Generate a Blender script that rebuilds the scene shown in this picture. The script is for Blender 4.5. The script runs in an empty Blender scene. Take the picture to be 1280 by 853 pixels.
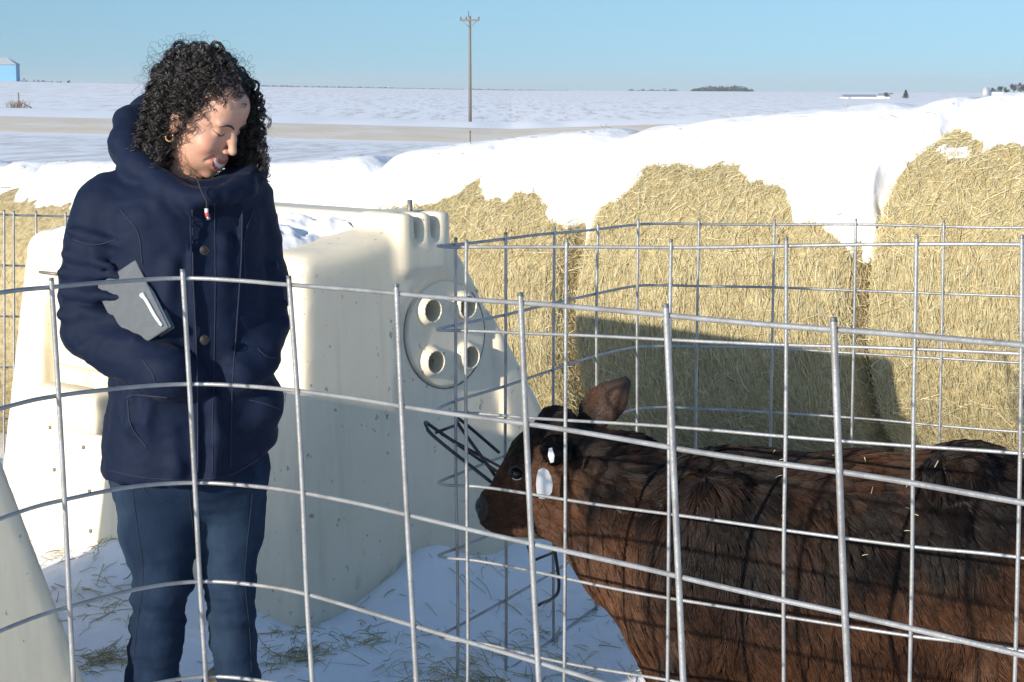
import bpy, math, random
import numpy as np
from mathutils import Vector, Matrix

R = math.radians
sc = bpy.context.scene
C = sc.collection
rng = np.random.default_rng(11)
random.seed(11)

# ------------------------------------------------------------------ camera, sky, sun, exposure
F = 2300.0; CH = 1.55; PITCH = math.atan2(316.5, F)
cam_d = bpy.data.cameras.new('camera'); cam = bpy.data.objects.new('camera', cam_d); C.objects.link(cam)
cam.location = (0, 0, CH); cam.rotation_euler = (math.pi/2 - PITCH, 0, 0)
cam_d.sensor_width = 36.0; cam_d.lens = F/1280*36.0; cam_d.clip_start = 0.05; cam_d.clip_end = 12000
sc.camera = cam

SUN_EL = R(15.5); SD = np.array((0.66, 0.75)); SD = SD/np.linalg.norm(SD)      # the way the light travels over the ground
world = bpy.data.worlds.new('World'); sc.world = world; world.use_nodes = True
wn = world.node_tree
for n in list(wn.nodes): wn.nodes.remove(n)
sky = wn.nodes.new('ShaderNodeTexSky'); sky.sky_type = 'NISHITA'; sky.sun_disc = False
sky.sun_elevation = SUN_EL; sky.sun_rotation = math.atan2(-SD[0], -SD[1]) % (2*math.pi)
sky.altitude = 300; sky.air_density = 1.5; sky.dust_density = 2.0; sky.ozone_density = 5.6
bg = wn.nodes.new('ShaderNodeBackground'); bg.inputs['Strength'].default_value = 0.15
wo = wn.nodes.new('ShaderNodeOutputWorld')
# the clear sky starts a little above the hazy rim of the horizon
wt = wn.nodes.new('ShaderNodeTexCoord'); wm = wn.nodes.new('ShaderNodeMapping'); wm.vector_type = 'POINT'
wm.inputs['Location'].default_value = (0, 0, .14); wm.inputs['Scale'].default_value = (1, 1, .86)
wz = wn.nodes.new('ShaderNodeVectorMath'); wz.operation = 'NORMALIZE'
wn.links.new(wt.outputs['Generated'], wm.inputs['Vector']); wn.links.new(wm.outputs[0], wz.inputs[0]); wn.links.new(wz.outputs[0], sky.inputs[0])
wn.links.new(sky.outputs[0], bg.inputs['Color']); wn.links.new(bg.outputs[0], wo.inputs['Surface'])

sun_d = bpy.data.lights.new('sun', 'SUN'); sun_d.energy = 4.7; sun_d.angle = R(0.53); sun_d.color = (1.0, 0.92, 0.78)
sun = bpy.data.objects.new('sun', sun_d); C.objects.link(sun)
sun.rotation_euler = Vector((SD[0]*math.cos(SUN_EL), SD[1]*math.cos(SUN_EL), -math.sin(SUN_EL))).to_track_quat('-Z', 'Y').to_euler()
sun.location = (-6, -9, 6)

sc.view_settings.view_transform = 'Standard'; sc.view_settings.look = 'None'
sc.view_settings.exposure = 0.45; sc.view_settings.gamma = 1.0; sc.view_settings.use_curve_mapping = False
sc.render.engine = 'CYCLES'
sc.cycles.use_denoising = True
sc.cycles.max_bounces = 6; sc.cycles.diffuse_bounces = 3; sc.cycles.glossy_bounces = 2
sc.cycles.use_adaptive_sampling = True; sc.cycles.adaptive_threshold = 0.012

# ------------------------------------------------------------------ helpers
ct, st = math.cos(PITCH), math.sin(PITCH)
def P(px, py, Y):
    """a point of the place: where the line of sight through (px, py) reaches the distance Y"""
    dx = (px-640.0)/F; dy = -(py-426.5)/F
    v = np.array((dx, ct+dy*st, -st+dy*ct))
    return np.array((0, 0, CH)) + v*(Y/v[1])
def proj(p):
    p = np.asarray(p, float); q = p-np.array((0, 0, CH))
    zc = q[..., 1]*ct-q[..., 2]*st; yc = q[..., 1]*st+q[..., 2]*ct
    return np.stack((640+F*q[..., 0]/zc, 426.5-F*yc/zc), -1)
def nrm(v): v = np.asarray(v, float); return v/np.maximum(np.linalg.norm(v, axis=-1, keepdims=True), 1e-9)
def sstep(a, b, x): t = np.clip((x-a)/(b-a), 0, 1); return t*t*(3-2*t)

_tab = np.random.default_rng(5).random((64, 64, 64)).astype(np.float32)
def noise(p, freq=1.0, seed=0):
    """smooth value noise in -1..1 at points p (N,3)"""
    q = np.asarray(p, np.float64)*freq+seed*17.13
    i = np.floor(q).astype(np.int64); f = q-i; f = f*f*(3-2*f); i &= 63; j = (i+1) & 63
    x0, y0, z0 = i[:, 0], i[:, 1], i[:, 2]; x1, y1, z1 = j[:, 0], j[:, 1], j[:, 2]
    fx, fy, fz = f[:, 0], f[:, 1], f[:, 2]
    a = _tab[x0, y0, z0]*(1-fx)+_tab[x1, y0, z0]*fx; b = _tab[x0, y1, z0]*(1-fx)+_tab[x1, y1, z0]*fx
    c = _tab[x0, y0, z1]*(1-fx)+_tab[x1, y0, z1]*fx; d = _tab[x0, y1, z1]*(1-fx)+_tab[x1, y1, z1]*fx
    return 2*((a*(1-fy)+b*fy)*(1-fz)+(c*(1-fy)+d*fy)*fz)-1
def fbm(p, freq, octv=3, seed=0):
    s = 0; a = 1.0; t = 0
    for k in range(octv): s = s+a*noise(p, freq*2**k, seed+k); t += a; a *= .5
    return s/t

def tag(o, label=None, cat=None, group=None, kind=None):
    if label: o['label'] = label
    if cat: o['category'] = cat
    if group: o['group'] = group
    if kind: o['kind'] = kind
    return o
def empty(name, loc=(0, 0, 0), rz=0, label=None, cat=None, group=None):
    o = bpy.data.objects.new(name, None); C.objects.link(o); o.location = loc; o.rotation_euler = (0, 0, rz)
    return tag(o, label, cat, group)
def root_of(p):
    while p.parent: p = p.parent
    return p
def mesh(name, V, Fc, mat, parent=None, smooth=True, local=False, col=None):
    """one mesh object; V in world coordinates unless local (then in the thing's own frame)"""
    V = np.array(V, np.float32).reshape(-1, 3)
    if parent is not None and not local: V = V-np.array(root_of(parent).location, np.float32)
    me = bpy.data.meshes.new(name)
    if isinstance(Fc, np.ndarray) and Fc.ndim == 2:
        n, k = Fc.shape
        me.vertices.add(len(V)); me.vertices.foreach_set('co', V.ravel())
        me.loops.add(n*k); me.loops.foreach_set('vertex_index', Fc.astype(np.int32).ravel())
        me.polygons.add(n); me.polygons.foreach_set('loop_start', np.arange(0, n*k, k, dtype=np.int32))
        me.update(calc_edges=True)
    else:
        me.from_pydata([tuple(map(float, v)) for v in V], [], [tuple(int(i) for i in f) for f in Fc]); me.update()
    me.polygons.foreach_set('use_smooth', np.full(len(me.polygons), smooth))
    if col is not None:
        a = me.color_attributes.new('tint', 'FLOAT_COLOR', 'POINT')
        c4 = np.ones((len(V), 4), np.float32); c4[:, :3] = col; a.data.foreach_set('color', c4.ravel())
    me.validate(); me.materials.append(mat)
    o = bpy.data.objects.new(name, me); C.objects.link(o)
    if parent is not None: o.parent = parent
    return o
def strands(name, S, rad, mat, parent=None, col=None):
    """a curves object from S (N,K,3) with radius per point (K,) or (N,K) and colour per strand"""
    N, K, _ = S.shape
    S = S.astype(np.float32)
    if parent is not None: S = S-np.array(root_of(parent).location, np.float32)
    c = bpy.data.hair_curves.new(name); c.add_curves([K]*N)
    c.attributes['position'].data.foreach_set('vector', S.ravel())
    r = c.attributes.get('radius') or c.attributes.new('radius', 'FLOAT', 'POINT')
    r.data.foreach_set('value', np.ascontiguousarray(np.broadcast_to(rad, (N, K)), np.float32).ravel())
    if col is not None:
        a = c.attributes.new('tint', 'FLOAT_COLOR', 'POINT')
        c4 = np.ones((N, K, 4), np.float32); c4[..., :3] = col if np.ndim(col) == 3 else np.asarray(col)[:, None, :]
        a.data.foreach_set('color', c4.ravel())
    c.materials.append(mat)
    o = bpy.data.objects.new(name, c); C.objects.link(o)
    if parent is not None: o.parent = parent
    return o

def tube(pts, r, sides=8, closed=False):
    """vertices and quads of a round bar along pts"""
    p = np.asarray(pts, float); n = len(p); r = np.broadcast_to(r, (n,))
    if closed: t = nrm(np.roll(p, -1, 0)-np.roll(p, 1, 0))
    else: t = nrm(np.gradient(p, axis=0))
    up = np.array((0, 0, 1.0)) if abs(t[0, 2]) < .9 else np.array((1.0, 0, 0))
    a = nrm(np.cross(t[0], up)); V = []
    ang = np.arange(sides)*2*math.pi/sides
    for i in range(n):
        a = nrm(a-t[i]*np.dot(a, t[i])); b = np.cross(t[i], a)
        V.append(p[i]+r[i]*(np.cos(ang)[:, None]*a+np.sin(ang)[:, None]*b))
    V = np.concatenate(V); Fc = []
    m = n if closed else n-1
    for i in range(m):
        k = ((i+1) % n)*sides; i0 = i*sides
        for j in range(sides):
            j2 = (j+1) % sides; Fc.append((i0+j, i0+j2, k+j2, k+j))
    if not closed:
        Fc.append(tuple(range(sides-1, -1, -1))); Fc.append(tuple((n-1)*sides+j for j in range(sides)))
    return V, Fc
def merge(parts):
    V = []; Fc = []; o = 0
    for v, f in parts:
        v = np.asarray(v); V.append(v); Fc += [tuple(i+o for i in q) for q in f]; o += len(v)
    return np.concatenate(V), Fc
def spline(pts, n):
    """Catmull-Rom through pts (rows), n samples"""
    p = np.asarray(pts, float); p = np.vstack((2*p[0]-p[1], p, 2*p[-1]-p[-2])); m = len(p)-3
    u = np.linspace(0, m-1e-6, n); i = u.astype(int); t = (u-i)[:, None]
    a, b, c, d = p[i], p[i+1], p[i+2], p[i+3]
    return .5*(2*b+(c-a)*t+(2*a-5*b+4*c-d)*t**2+(3*b-a-3*c+d)*t**3)
def box(lo, hi):
    (x0, y0, z0), (x1, y1, z1) = lo, hi
    V = [(x0, y0, z0), (x1, y0, z0), (x1, y1, z0), (x0, y1, z0), (x0, y0, z1), (x1, y0, z1), (x1, y1, z1), (x0, y1, z1)]
    return np.array(V, float), [(0, 3, 2, 1), (4, 5, 6, 7), (0, 1, 5, 4), (1, 2, 6, 5), (2, 3, 7, 6), (3, 0, 4, 7)]

class Field:
    """a distance field on a grid, built by smooth unions and cuts, then turned into one continuous surface"""
    def __init__(s, lo, hi, h):
        s.h = h; s.lo = np.array(lo, float)
        n = np.ceil((np.array(hi)-s.lo)/h).astype(int)+1
        s.ax = [(s.lo[i]+h*np.arange(n[i])).astype(np.float32) for i in range(3)]
        s.D = np.full(tuple(n), 1.0, np.float32)
    def win(s, lo, hi):
        sl = []
        for i in range(3):
            a = int(np.clip(np.searchsorted(s.ax[i], lo[i])-1, 0, len(s.ax[i]))); b = int(np.clip(np.searchsorted(s.ax[i], hi[i])+1, 0, len(s.ax[i])))
            sl.append(slice(a, b))
        return tuple(sl), s.ax[0][sl[0]][:, None, None], s.ax[1][sl[1]][None, :, None], s.ax[2][sl[2]][None, None, :]
    def comb(s, sl, d, k, mode):
        A = s.D[sl]
        if A.size == 0: return
        if mode == 'cut': A2, d2 = -A, d
        else: A2, d2 = A, d
        k = max(k, 1e-5); t = np.clip(.5+.5*(A2-d2)/k, 0, 1)
        r = A2*(1-t)+d2*t-k*t*(1-t)
        s.D[sl] = -r if mode == 'cut' else r
    def cone(s, a, b, r1, r2, k=.01, mode='add'):
        a = np.array(a, np.float32); b = np.array(b, np.float32); m = max(r1, r2)+k+3*s.h
        sl, x, y, z = s.win(np.minimum(a, b)-m, np.maximum(a, b)+m); ab = b-a; L = float(ab@ab)+1e-12
        t = np.clip(((x-a[0])*ab[0]+(y-a[1])*ab[1]+(z-a[2])*ab[2])/L, 0, 1)
        d = np.sqrt((x-a[0]-t*ab[0])**2+(y-a[1]-t*ab[1])**2+(z-a[2]-t*ab[2])**2)-(r1+(r2-r1)*t)
        s.comb(sl, d, k, mode)
    def chain(s, pts, rs, k=.01, mode='add'):
        rs = np.broadcast_to(rs, (len(pts),))
        for i in range(len(pts)-1): s.cone(pts[i], pts[i+1], float(rs[i]), float(rs[i+1]), k, mode)
    def ell(s, c, r, k=.01, rot=None, mode='add'):
        c = np.array(c, np.float32); r = np.array(r, np.float32); m = (float(r.max()) if rot is not None else r)+k+3*s.h
        sl, x, y, z = s.win(c-m, c+m); x = x-c[0]; y = y-c[1]; z = z-c[2]
        if rot is not None:
            q = np.asarray(rot, np.float32)      # rows: the ellipsoid's own axes
            x, y, z = (q[0, 0]*x+q[0, 1]*y+q[0, 2]*z, q[1, 0]*x+q[1, 1]*y+q[1, 2]*z, q[2, 0]*x+q[2, 1]*y+q[2, 2]*z)
        k0 = np.sqrt((x/r[0])**2+(y/r[1])**2+(z/r[2])**2); k1 = np.sqrt((x/r[0]**2)**2+(y/r[1]**2)**2+(z/r[2]**2)**2)
        s.comb(sl, k0*(k0-1)/np.maximum(k1, 1e-6), k, mode)
    def rbox(s, c, hs, rad, k=.005, mode='add', rot=None):
        c = np.array(c, np.float32); hs = np.array(hs, np.float32); m = (np.linalg.norm(hs) if rot is not None else hs)+k+3*s.h
        sl, x, y, z = s.win(c-m, c+m); x = x-c[0]; y = y-c[1]; z = z-c[2]
        if rot is not None:
            q = np.asarray(rot, np.float32)
            x, y, z = (q[0, 0]*x+q[0, 1]*y+q[0, 2]*z, q[1, 0]*x+q[1, 1]*y+q[1, 2]*z, q[2, 0]*x+q[2, 1]*y+q[2, 2]*z)
        a = np.abs(x)-hs[0]+rad; b = np.abs(y)-hs[1]+rad; e = np.abs(z)-hs[2]+rad
        d = np.sqrt(np.maximum(a, 0)**2+np.maximum(b, 0)**2+np.maximum(e, 0)**2)+np.minimum(np.maximum(np.maximum(a, b), e), 0)-rad
        s.comb(sl, d, k, mode)
    def func(s, fn, lo, hi, k=.005, mode='add'):
        sl, x, y, z = s.win(np.array(lo), np.array(hi)); s.comb(sl, np.broadcast_to(fn(x, y, z), s.D[sl].shape).astype(np.float32), k, mode)
    def surf(s):
        D = s.D; D = np.where(np.abs(D) < 1e-7, 1e-7, D); S = D < 0; nx, ny, nz = D.shape
        cnt = np.zeros((nx-1, ny-1, nz-1), np.int8)
        off = [(a, b, c) for a in (0, 1) for b in (0, 1) for c in (0, 1)]
        for a, b, c in off: cnt += S[a:nx-1+a, b:ny-1+b, c:nz-1+c]
        act = np.argwhere((cnt > 0) & (cnt < 8)); idx = np.full(cnt.shape, -1, np.int32)
        i, j, k = act.T; idx[i, j, k] = np.arange(len(act))
        val = {o: D[i+o[0], j+o[1], k+o[2]] for o in off}
        acc = np.zeros((len(act), 3)); num = np.zeros(len(act))
        for o in off:
            for ax in range(3):
                if o[ax]: continue
                o2 = list(o); o2[ax] = 1; o2 = tuple(o2); a, b = val[o], val[o2]; m = (a < 0) != (b < 0)
                t = np.where(m, a/np.where(m, a-b, 1), 0); p = np.tile(np.array(o, float), (len(act), 1)); p[:, ax] = t
                acc[m] += p[m]; num[m] += 1
        V = s.lo+(act+acc/num[:, None])*s.h
        Q = []
        for ax in range(3):
            u, v = (ax+1) % 3, (ax+2) % 3; sh = [slice(None)]*3; sh2 = [slice(None)]*3
            sh[ax] = slice(0, -1); sh2[ax] = slice(1, None)
            A, B = S[tuple(sh)], S[tuple(sh2)]; e = np.argwhere(A != B)
            e = e[(e[:, u] > 0) & (e[:, v] > 0) & (e[:, u] < D.shape[u]-1) & (e[:, v] < D.shape[v]-1)]
            inside = A[tuple(e.T)]
            q = []
            for du, dv in ((-1, -1), (0, -1), (0, 0), (-1, 0)):
                w = e.copy(); w[:, u] += du; w[:, v] += dv; q.append(idx[tuple(w.T)])
            q = np.stack(q, 1); q[~inside] = q[~inside][:, ::-1]; Q.append(q)
        return V, np.concatenate(Q)
def vnormals(V, Q):
    n = np.zeros_like(V); a = np.cross(V[Q[:, 2]]-V[Q[:, 0]], V[Q[:, 3]]-V[Q[:, 1]])
    for k in range(4): np.add.at(n, Q[:, k], a)
    return nrm(n)
def relax(V, Q, it=2, lam=.5):
    for _ in range(it):
        s = np.zeros_like(V); c = np.zeros(len(V))
        for a, b in ((0, 1), (1, 2), (2, 3), (3, 0)):
            np.add.at(s, Q[:, a], V[Q[:, b]]); np.add.at(s, Q[:, b], V[Q[:, a]]); np.add.at(c, Q[:, a], 1); np.add.at(c, Q[:, b], 1)
        V = V+lam*(s/np.maximum(c, 1)[:, None]-V)
    return V

# ------------------------------------------------------------------ materials
def material(name, col, rough=.6, metal=0.0, spec=.5, var=None, var_scale=6.0, var_amt=.5, bump=0.0, bump_scale=40.0, attr=False, sheen=0.0, sss=0.0, stretch=None, trans=0.0, bump_detail=4.0):
    m = bpy.data.materials.new(name); m.use_nodes = True; nt = m.node_tree; b = nt.nodes['Principled BSDF']
    b.inputs['Base Color'].default_value = (*col, 1); b.inputs['Roughness'].default_value = rough
    b.inputs['Metallic'].default_value = metal; b.inputs['Specular IOR Level'].default_value = spec
    if sheen: b.inputs['Sheen Weight'].default_value = sheen; b.inputs['Sheen Roughness'].default_value = .4
    if sss: b.inputs['Subsurface Weight'].default_value = sss; b.inputs['Subsurface Radius'].default_value = (.01, .004, .002); b.inputs['Subsurface Scale'].default_value = 1.0
    tc = nt.nodes.new('ShaderNodeTexCoord'); src = tc.outputs['Object']
    if stretch:
        mp = nt.nodes.new('ShaderNodeMapping'); mp.inputs['Scale'].default_value = stretch; nt.links.new(src, mp.inputs['Vector']); src = mp.outputs[0]
    cur = None
    if attr:
        at = nt.nodes.new('ShaderNodeAttribute'); at.attribute_name = 'tint'; cur = at.outputs['Color']
    if var is not None:
        nz = nt.nodes.new('ShaderNodeTexNoise'); nz.inputs['Scale'].default_value = var_scale; nz.inputs['Detail'].default_value = 6; nz.inputs['Roughness'].default_value = .62
        nt.links.new(src, nz.inputs['Vector'])
        rp = nt.nodes.new('ShaderNodeMapRange'); rp.inputs[1].default_value = .42; rp.inputs[2].default_value = .68; rp.inputs[4].default_value = var_amt
        nt.links.new(nz.outputs[0], rp.inputs[0])
        mx = nt.nodes.new('ShaderNodeMix'); mx.data_type = 'RGBA'; nt.links.new(rp.outputs[0], mx.inputs[0])
        if cur is not None: nt.links.new(cur, mx.inputs[6])
        else: mx.inputs[6].default_value = (*col, 1)
        mx.inputs[7].default_value = (*var, 1); cur = mx.outputs[2]
    if cur is not None: nt.links.new(cur, b.inputs['Base Color'])
    if bump:
        n2 = nt.nodes.new('ShaderNodeTexNoise'); n2.inputs['Scale'].default_value = bump_scale; n2.inputs['Detail'].default_value = bump_detail
        nt.links.new(src, n2.inputs['Vector']); bp = nt.nodes.new('ShaderNodeBump'); bp.inputs['Strength'].default_value = bump; bp.inputs['Distance'].default_value = .01
        nt.links.new(n2.outputs[0], bp.inputs['Height']); nt.links.new(bp.outputs[0], b.inputs['Normal'])
    return m
M = {}
M['wire'] = material('galvanised_wire', (.37, .375, .38), .45, .5, var=(.20, .19, .185), var_scale=14, var_amt=.7, bump=.15, bump_scale=120)
M['rust'] = material('rusty_wire', (.30, .2, .12), .7, .2)
M['black_wire'] = material('black_rod', (.03, .03, .035), .45, .2)
def plastic_material():
    m = material('weathered_plastic', (.80, .70, .54), .5, bump=.03, bump_scale=50, spec=.35); nt = m.node_tree; b = nt.nodes['Principled BSDF']; tc = nt.nodes['Texture Coordinate']
    def nz(scale, st, lo, hi, amt, detail=6):
        mp = nt.nodes.new('ShaderNodeMapping'); mp.inputs['Scale'].default_value = st; nt.links.new(tc.outputs['Object'], mp.inputs[0])
        n = nt.nodes.new('ShaderNodeTexNoise'); n.inputs['Scale'].default_value = scale; n.inputs['Detail'].default_value = detail; n.inputs['Roughness'].default_value = .6; nt.links.new(mp.outputs[0], n.inputs['Vector'])
        r = nt.nodes.new('ShaderNodeMapRange'); r.inputs[1].default_value = lo; r.inputs[2].default_value = hi; r.inputs[4].default_value = amt; nt.links.new(n.outputs[0], r.inputs[0]); return r.outputs[0]
    cur = None
    for f_, c in ((nz(2.2, (1, 1, 1), .40, .66, .6), (.64, .58, .43)), (nz(16., (1, 1, .07), .50, .74, .45), (.50, .46, .37)), (nz(34., (1, 1, .8), .66, .71, .75, 3), (.24, .20, .15)), (nz(7., (1, 1, .5), .66, .76, .5), (.36, .30, .22))):
        mx = nt.nodes.new('ShaderNodeMix'); mx.data_type = 'RGBA'; nt.links.new(f_, mx.inputs[0])
        if cur is None: mx.inputs[6].default_value = (.80, .70, .54, 1)
        else: nt.links.new(cur, mx.inputs[6])
        mx.inputs[7].default_value = (*c, 1); cur = mx.outputs[2]
    nt.links.new(cur, b.inputs['Base Color']); return m
M['plastic'] = plastic_material()
M['seam_hole_dark'] = material('seam_and_hole_shade', (.22, .2, .16), .7, var=(.12, .11, .09), var_scale=30)  # dark tone for the door seam and the painted shade inside vent holes
M['bolt'] = material('bolt_steel', (.2, .18, .16), .5, .4)
M['snow'] = material('snow', (.80, .80, .82), .8, spec=.15, var=(.72, .71, .70), var_scale=2.2, var_amt=.5, bump=.8, bump_scale=14, bump_detail=12)
M['coat'] = material('navy_shell_fabric', (.0044, .0096, .028), .72, sheen=.03, spec=.14, var=(.006, .0125, .036), var_scale=14, bump=.10, bump_scale=190, bump_detail=5)
M['lining'] = material('dark_lining', (.008, .009, .016), .8)
M['denim'] = material('blue_denim', (.009, .019, .042), .85, spec=.10, var=(.032, .058, .098), var_scale=6, var_amt=.75, bump=.12, bump_scale=260, bump_detail=3, stretch=(1, 1, .35))
M['leather'] = material('dark_boot', (.03, .022, .018), .5, bump=.2, bump_scale=90)
M['skin'] = material('skin', (.6, .36, .27), .48, attr=True, sss=.06, bump=.08, bump_scale=420, spec=.4)
M['hair'] = material('dark_curly_hair', (.012, .009, .008), .34, attr=True, spec=.6)
M['scalp'] = material('hair_mass', (.008, .006, .006), .7)
M['teeth'] = material('tooth_enamel', (.92, .85, .74), .35)
M['lash'] = material('lash', (.012, .009, .008), .6)
M['gold'] = material('gold_earring', (.75, .45, .22), .25, .9)
M['cover'] = material('grey_cover_cloth', (.08, .092, .108), .75, var=(.11, .122, .138), var_scale=60, bump=.25, bump_scale=260)
M['paper'] = material('page_edge', (.72, .70, .66), .7, bump=.2, bump_scale=300)
M['white'] = material('white_tag', (.66, .66, .67), .45)
M['seam'] = material('navy_thread', (.010, .015, .04), .8)
M['denim_seam'] = material('denim_thread', (.007, .013, .026), .85)
M['red'] = material('red_plastic', (.6, .05, .04), .4)
M['zip'] = material('zip_metal', (.35, .36, .4), .35, .8)
M['fur'] = material('calf_fur', (.1, .05, .03), .45, attr=True, spec=.18)
M['hide'] = material('calf_hide', (.05, .028, .018), .7, attr=True)
M['wetnose'] = material('wet_nose', (.022, .017, .015), .42, bump=.2, bump_scale=200)
M['eye'] = material('dark_eye', (.008, .006, .006), .08)
M['eyewhite'] = material('eye_white', (.7, .66, .62), .3)
M['straw'] = material('straw', (.6, .48, .24), .6, attr=True, spec=.35)
M['bale'] = material('baled_straw', (.42, .34, .18), .85, var=(.17, .13, .07), var_scale=30, var_amt=.8, bump=.8, bump_scale=70, bump_detail=8)
M['twine'] = material('bale_twine', (.5, .45, .3), .7)
M['road'] = material('gravel_road', (.72, .61, .47), .9, var=(.84, .78, .70), var_scale=.25, var_amt=.8)
M['pole'] = material('weathered_pole', (.16, .14, .115), .85, var=(.23, .205, .17), var_scale=2)
M['insulator'] = material('insulator', (.1, .09, .09), .4)
M['barn_blue'] = material('blue_metal_wall', (.12, .30, .46), .6, var=(.14, .33, .5), var_scale=.3)
M['roof_grey'] = material('grey_metal_roof', (.33, .36, .4), .5)
M['barn_white'] = material('white_barn_wall', (.7, .7, .68), .6)
M['steel_bin'] = material('bin_steel', (.5, .52, .55), .45, .4)
M['tree_far'] = material('bare_twigs', (.06, .055, .055), .9)
M['conifer'] = material('conifer_needles', (.022, .04, .03), .9)
M['bark'] = material('bark', (.05, .04, .035), .9)
M['weed'] = material('dry_weed', (.16, .11, .06), .9)

def ground_material():
    m = bpy.data.materials.new('snowy_ground'); m.use_nodes = True; nt = m.node_tree; b = nt.nodes['Principled BSDF']
    b.inputs['Roughness'].default_value = .8; b.inputs['Specular IOR Level'].default_value = .2
    ge = nt.nodes.new('ShaderNodeNewGeometry'); sep = nt.nodes.new('ShaderNodeSeparateXYZ'); nt.links.new(ge.outputs['Position'], sep.inputs[0])
    def noise_n(scale, stretch, detail=5):
        mp = nt.nodes.new('ShaderNodeMapping'); mp.inputs['Scale'].default_value = stretch; nt.links.new(ge.outputs['Position'], mp.inputs[0])
        n = nt.nodes.new('ShaderNodeTexNoise'); n.inputs['Scale'].default_value = scale; n.inputs['Detail'].default_value = detail; n.inputs['Roughness'].default_value = .7
        nt.links.new(mp.outputs[0], n.inputs['Vector']); return n.outputs[0]
    def rng_n(v, a, b_, c=0., d=1.):
        r = nt.nodes.new('ShaderNodeMapRange'); r.inputs[1].default_value = a; r.inputs[2].default_value = b_; r.inputs[3].default_value = c; r.inputs[4].default_value = d
        nt.links.new(v, r.inputs[0]); return r.outputs[0]
    def mul(a, b_):
        r = nt.nodes.new('ShaderNodeMath'); r.operation = 'MULTIPLY'; nt.links.new(a, r.inputs[0])
        if isinstance(b_, float): r.inputs[1].default_value = b_
        else: nt.links.new(b_, r.inputs[1])
        return r.outputs[0]
    def mixc(f, a, c):
        r = nt.nodes.new('ShaderNodeMix'); r.data_type = 'RGBA'; nt.links.new(f, r.inputs[0])
        if isinstance(a, tuple): r.inputs[6].default_value = (*a, 1)
        else: nt.links.new(a, r.inputs[6])
        r.inputs[7].default_value = (*c, 1); return r.outputs[2]
    # stubble poking through the snow, thicker on the field across the road and on the strip before it
    far = rng_n(sep.outputs['Y'], 186., 196.); near = mul(rng_n(sep.outputs['Y'], 30., 50.), rng_n(sep.outputs['Y'], 132., 120.))
    stub = rng_n(noise_n(1.0, (1, .07, 1), 8), .50, .62)
    c = mixc(mul(mul(stub, far), .6), (.94, .925, .925), (.44, .40, .37))
    stub2 = rng_n(noise_n(1.1, (1, .12, 1), 6), .44, .60)
    c = mixc(mul(mul(stub2, near), .45), c, (.34, .31, .28))
    # trodden, dirty snow by the pens
    dirt = mul(rng_n(noise_n(3.2, (1, 1, 1), 7), .54, .74, 0., .55), rng_n(sep.outputs['Y'], 9., 7.))
    c = mixc(dirt, c, (.52, .46, .38))
    nt.links.new(c, b.inputs['Base Color'])
    bp = nt.nodes.new('ShaderNodeBump'); bp.inputs['Strength'].default_value = .5; bp.inputs['Distance'].default_value = .02
    nt.links.new(noise_n(22., (1, 1, 1), 8), bp.inputs['Height']); nt.links.new(bp.outputs[0], b.inputs['Normal'])
    return m
M['ground'] = ground_material()

# ------------------------------------------------------------------ the straw-bale row: where it runs
ROW_O = np.array((.24, 8.57)); ROW_D = np.array((.866, -.5)); ROW_B = np.array((.5, .866)); BR = .80; BL = 1.44
_rs = np.array((-9.0, -5.0, -3.4, -2.1, -.7, .7, 2.0, 4.5)); _rt = np.array((1.06, 1.10, 1.12, 1.14, 1.30, 1.43, 1.55, 1.62))
def row_top(s):
    k = np.ones(9)/9; ss = np.linspace(-10, 6, 161); tt = np.interp(ss, _rs, _rt); tt = np.convolve(np.pad(tt, 4, mode='edge'), k, 'valid'); return np.interp(s, ss, tt)
def row_zc(s): return row_top(s)-.12-BR
def row_pt(s, th, rad):
    s = np.asarray(s, float); th = np.asarray(th, float)
    back = BR-rad*np.cos(th)
    xy = ROW_O+s[..., None]*ROW_D+back[..., None]*ROW_B
    return np.concatenate((xy, (row_zc(s)+rad*np.sin(th))[..., None]), -1)

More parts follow.
